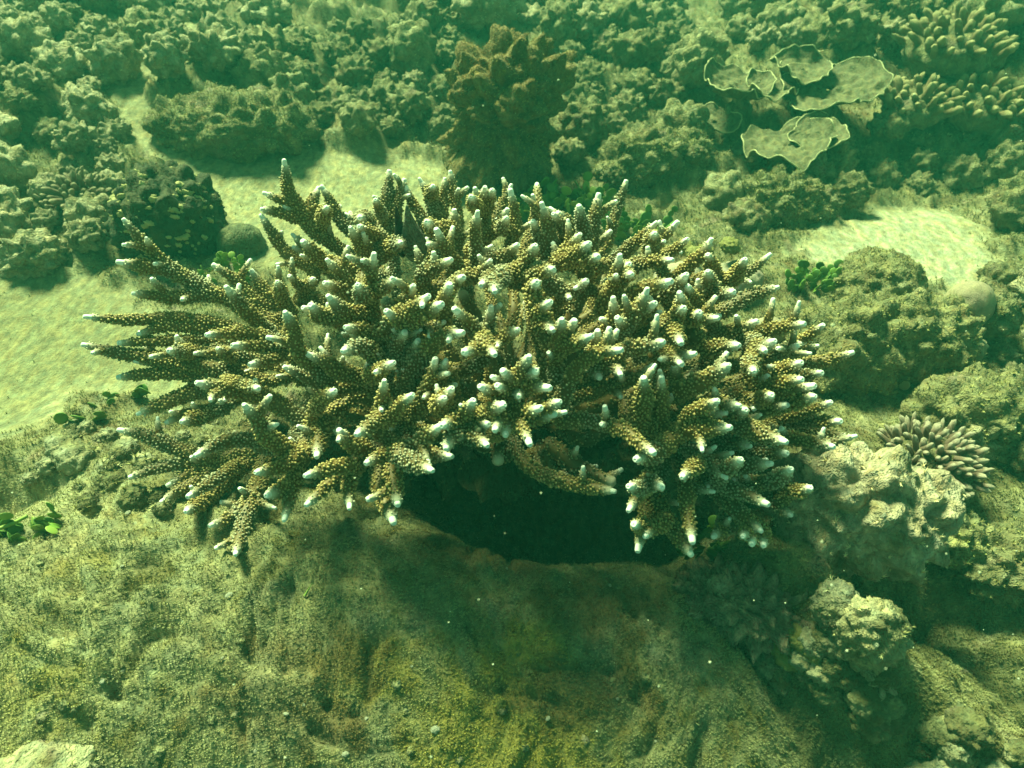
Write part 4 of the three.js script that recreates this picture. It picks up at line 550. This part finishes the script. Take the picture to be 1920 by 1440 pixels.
// ---------------------------------------------------------------- green algae
{
  const disc = new THREE.SphereGeometry(1, 10, 6); disc.scale(1, 1, 0.16);
  function halimeda(px, py, label, { n, spread, hgt, size, mats, lift = 0 }) {
    const p = foot(px, py, 0, lift), g = base('green_alga', p.x, p.y, p.z); tag(g, label, 'algae', 'green algae clumps');
    for (let k = 0; k < n; k++) {
      let at = V(rr(-1, 1) * spread, -0.004, rr(-0.6, 0.6) * spread), dir = V(rr(-0.6, 0.6) + at.x / spread * 0.5, 1, rr(-0.3, 0.7)).normalize(); const links = 2 + (rnd() * 3 | 0), turn = rr(-1, 1);
      for (let i = 0; i < links && at.y < hgt; i++) { const s = size * rr(0.75, 1.25), m = solid('segment', disc, mats[Math.floor(rnd() * mats.length)], g); m.position.copy(at).addScaledVector(dir, s * 0.8); m.quaternion.setFromUnitVectors(V(0, 1, 0), dir); m.rotateY(turn + rr(-0.5, 0.5)); m.scale.set(s * 1.05, s * 0.9, s); at = at.clone().addScaledVector(dir, s * 1.6); dir = dir.clone().add(V(rr(-0.5, 0.5), rr(-0.1, 0.2), rr(-0.4, 0.4))).normalize(); }
    }
  }
  const m2 = [M.leaf, M.leafDark, M.leafDark], m3 = [M.leaf, M.leafPale, M.leaf];
  halimeda(1062, 392, 'bushy dark green leafy alga at the foot of the pinnacle', { n: 46, spread: 0.055, hgt: 0.07, size: 0.0075, mats: [M.leaf, M.leafDark, M.leafDark, M.leafPale] });
  halimeda(1005, 400, 'small dark green alga clump just behind the upright back branches', { n: 14, spread: 0.025, hgt: 0.04, size: 0.0075, mats: m2 });
  halimeda(1205, 440, 'sprawling green alga clump behind the tallest back branch', { n: 24, spread: 0.04, hgt: 0.045, size: 0.007, mats: m2 });
  halimeda(1515, 530, 'small green alga tuft on the bank in front of the pale sand', { n: 20, spread: 0.028, hgt: 0.03, size: 0.006, mats: m2 });
  halimeda(430, 515, 'green alga tuft in front of the round polyp coral', { n: 26, spread: 0.03, hgt: 0.025, size: 0.0045, mats: m3 });
  halimeda(35, 1000, 'bright green alga sprig in the dark cleft at the frame edge', { n: 22, spread: 0.026, hgt: 0.03, size: 0.0048, mats: [M.leaf, M.leafPale, M.leafDark] });
  halimeda(1330, 1035, 'dark green alga tuft below the front right branches', { n: 16, spread: 0.02, hgt: 0.03, size: 0.005, mats: m2, lift: 0.01 });
  halimeda(1405, 850, 'pale green alga sprig glimpsed between the right branches', { n: 10, spread: 0.012, hgt: 0.05, size: 0.0045, mats: m3, lift: 0.05 });
  halimeda(235, 755, 'few dark green leafy segments lying on rubble beside the sand flat', { n: 7, spread: 0.03, hgt: 0.012, size: 0.006, mats: m2 });
  halimeda(165, 790, 'lone pair of green leafy segments on rubble in front of the sand flat', { n: 3, spread: 0.012, hgt: 0.01, size: 0.0065, mats: m2 });
  const blade = new THREE.ConeGeometry(0.0011, 0.012, 6); const bl = solid('seagrass_scrap', blade, M.leafPale, scene); bl.position.copy(foot(582, 1112, 0, 0.003)); bl.rotation.set(-1.0, 0, -0.5); tag(bl, 'tiny bright green blade lying on the near mound', 'algae');
  const stick = new THREE.TubeGeometry(new THREE.CatmullRomCurve3([foot(-30, 1030, 0, 0.012), foot(30, 1005, 0, 0.014), foot(65, 985, 0, 0.012)]), 20, 0.0016, 7); tag(solid('stem', stick, M.leafPale, scene), 'pale green stem lying under the bright alga sprig', 'algae');
  // pale leafy bits on the bank
  [[1672, 708], [1664, 724], [1690, 730], [1720, 690]].forEach(([x, y], k) => { const m = solid('pale_leaf', disc, M.rim, scene); m.position.copy(foot(x, y, 0, 0.006)); m.scale.set(0.008, 0.006, 0.008); m.rotation.set(-0.8, k, 0.2); tag(m, 'pale yellow leafy scrap on the boulder above the pinkish finger clump', 'algae', 'pale scraps above the finger clump'); });
}
// shell bits on the near mound
{
  const bit = lump({ r: [1, 0.45, 0.7], detail: 4, knob: 0.5, freq: 1.3, fine: 0.2, s: 111, color: () => [0.62, 0.62, 0.52] }), bm = M.smooth;
  [[950, 1068, 3], [1143, 1103, 3], [1027, 1352, 4], [1157, 1315, 3], [817, 1372, 7], [687, 1348, 5], [772, 1250, 3], [243, 967, 5], [230, 1063, 4], [430, 1117, 6], [537, 1340, 4], [572, 1328, 3], [200, 1287, 5], [233, 1262, 5], [650, 1420, 5], [420, 1240, 3], [895, 1010, 2.5], [300, 1190, 3], [120, 1330, 4], [480, 1410, 4], [1230, 1390, 3], [730, 1150, 2.5]].forEach(([x, y, s]) => { const m = solid('shell_fragment', bit, bm, scene); m.position.copy(foot(x, y, 0, 0.0006)); m.scale.setScalar(s * 0.0005); m.rotation.set(rr(-0.4, 0.4), rr(0, 6), rr(-0.4, 0.4)); tag(m, 'tiny pale shell chip lying on the turf of the near mound', 'shell chip', 'shell chips on the near mound'); });
}
{
  const kinds = [0, 1, 2, 3, 4].map((k) => lump({ r: [rr(0.004, 0.007), rr(0.003, 0.005), rr(0.004, 0.006)], detail: 4, knob: 0.6, freq: 1.4, fine: 0.2, s: 140 + k, color: k % 2 ? dusted([0.36, 0.33, 0.18], 0.1) : (x, y, z) => tone(x, y, z, { sand: 0, near: 1, rough: 0 }) }));
  for (let k = 0; k < 45; k++) { const p = foot(rr(20, 1400), 1040 + 390 * Math.pow(rnd(), 0.8), 0, -0.0015); place('mound_pebble', kinds[k % 5], M.rock, p, ['small dull pebble half sunk in the turf of the near mound', 'pebble', 'pebbles on the near mound'], { turn: rr(0, 6), scale: rr(0.35, 0.95) }); }
}
console.log('reef');
// ---------------------------------------------------------------- algal turf, one felt of short filaments
{
  const P = [], I = []; // a tuft: curved narrow blades fanning out
  for (let k = 0; k < 7; k++) { const a = k * 2.4 + 0.3, t = k === 0 ? 0.05 : 0.35 + 0.12 * (k % 3), dx = Math.cos(a), dz = Math.sin(a), w = 0.10, s = P.length / 3, h = 0.75 + 0.08 * (k % 4); P.push(-dz * w, -0.08, dx * w, dz * w, -0.08, -dx * w, dx * t * 0.45 - dz * w * 0.7, h * 0.55, dz * t * 0.45 + dx * w * 0.7, dx * t * 0.45 + dz * w * 0.7, h * 0.55, dz * t * 0.45 - dx * w * 0.7, dx * t * 1.3, h, dz * t * 1.3); I.push(s, s + 1, s + 2, s + 1, s + 3, s + 2, s + 2, s + 3, s + 4); }
  const tuft = new THREE.BufferGeometry(); tuft.setAttribute('position', new THREE.Float32BufferAttribute(P, 3)); tuft.setIndex(I); tuft.computeVertexNormals();
  const list = [], m4 = new THREE.Matrix4(), q = new THREE.Quaternion(), up = V(0, 1, 0);
  const put = (p, n, h, c) => { q.setFromUnitVectors(up, n.clone().addScaledVector(up, 0.35).add(V(rr(-0.35, 0.35), 0, rr(-0.35, 0.35))).normalize()); const s = h * rr(0.55, 1.35); m4.compose(p, q, V(s * rr(0.8, 1.3), s, s)); list.push([m4.clone(), c]); };
  scene.updateMatrixWorld(true);
  for (const [m, density, h] of furry) {
    const g = m.geometry, p = g.attributes.position, col = g.attributes.color, a = V(0, 0, 0), b = V(0, 0, 0), c = V(0, 0, 0), W = m.matrixWorld;
    for (let i = 0; i < p.count; i += 3) {
      a.fromBufferAttribute(p, i).applyMatrix4(W); b.fromBufferAttribute(p, i + 1).applyMatrix4(W); c.fromBufferAttribute(p, i + 2).applyMatrix4(W);
      const n = b.clone().sub(a).cross(c.clone().sub(a)), A = n.length() / 2; n.normalize(); if (n.y < -0.35) continue;
      if (n.dot(EYE.clone().sub(a).normalize()) < -0.45) continue;
      let k = A * density; k = Math.floor(k) + (rnd() < k - Math.floor(k) ? 1 : 0);
      for (; k > 0; k--) { let u = rnd(), v = rnd(); if (u + v > 1) { u = 1 - u; v = 1 - v; } const at = a.clone().addScaledVector(b.clone().sub(a), u).addScaledVector(c.clone().sub(a), v), t = rr(0.8, 1.5); put(at, n, h, [col.getX(i) * t, col.getY(i) * t, col.getZ(i) * t * 0.9]); }
    }
  }
  const onRocks = list.length;
  for (let k = 0; k < 900000 && list.length < onRocks + 210000; k++) {
    const px = rr(-60, 1980), py = -20 + 1500 * Math.pow(rnd(), 0.8), f = flat(px, py, 0.02), x = f.x + rr(-0.01, 0.01), z = f.z + rr(-0.02, 0.02), zn = zones(x, z);
    const keep = zn.rough * 0.9 + zn.near * 0.75 + zn.sand * 0.006; if (rnd() > keep * (0.45 + 0.55 * sm(-0.3, 0.4, fbm(x * 30, 7, z * 30, 2)))) continue;
    const y = height(x, z, zn), e = 0.003, n = V(y - height(x + e, z), e, y - height(x, z + e)).normalize(), c = tone(x, y, z, zn), t = rr(0.85, 1.2), far = Math.hypot(x, z - 0.46);
    put(V(x, y, z), n, lerp(lerp(0.0020, 0.0032, sm(0.5, 1.2, far)), 0.0045, sm(1.2, 2.2, far)) * (zn.near > 0.5 ? 0.9 : 1.1), c.map((v) => v * t));
  }
  const im = new THREE.InstancedMesh(tuft, M.turf, list.length); im.name = 'algal_turf'; im.castShadow = im.receiveShadow = true;
  const cc = new THREE.Color(); list.forEach(([m, c], i) => { im.setMatrixAt(i, m); im.setColorAt(i, cc.setRGB(c[0], c[1], c[2])); });
  tag(im, 'felt of short olive brown algal filaments over rock and silt', 'algae', null, 'stuff'); scene.add(im);
  console.log('turf', onRocks, list.length);
}
// specks drifting in the water
{
  const g = new THREE.IcosahedronGeometry(1, 0), im = new THREE.InstancedMesh(g, M.speck, 420), m4 = new THREE.Matrix4(); im.name = 'drifting_specks';
  for (let k = 0; k < 420; k++) { const p = EYE.clone().addScaledVector(ray(rr(-100, 2020), rr(-50, 1490)), rr(0.28, 1.5)); p.y = Math.max(p.y, height(p.x, p.z) + 0.02); const s = rr(0.0002, 0.00055); m4.makeScale(s * rr(0.6, 1.6), s, s).setPosition(p); im.setMatrixAt(k, m4); }
  tag(im, 'fine pale specks drifting in the green water', 'specks', null, 'stuff'); scene.add(im);
}

renderer.render(scene, camera);
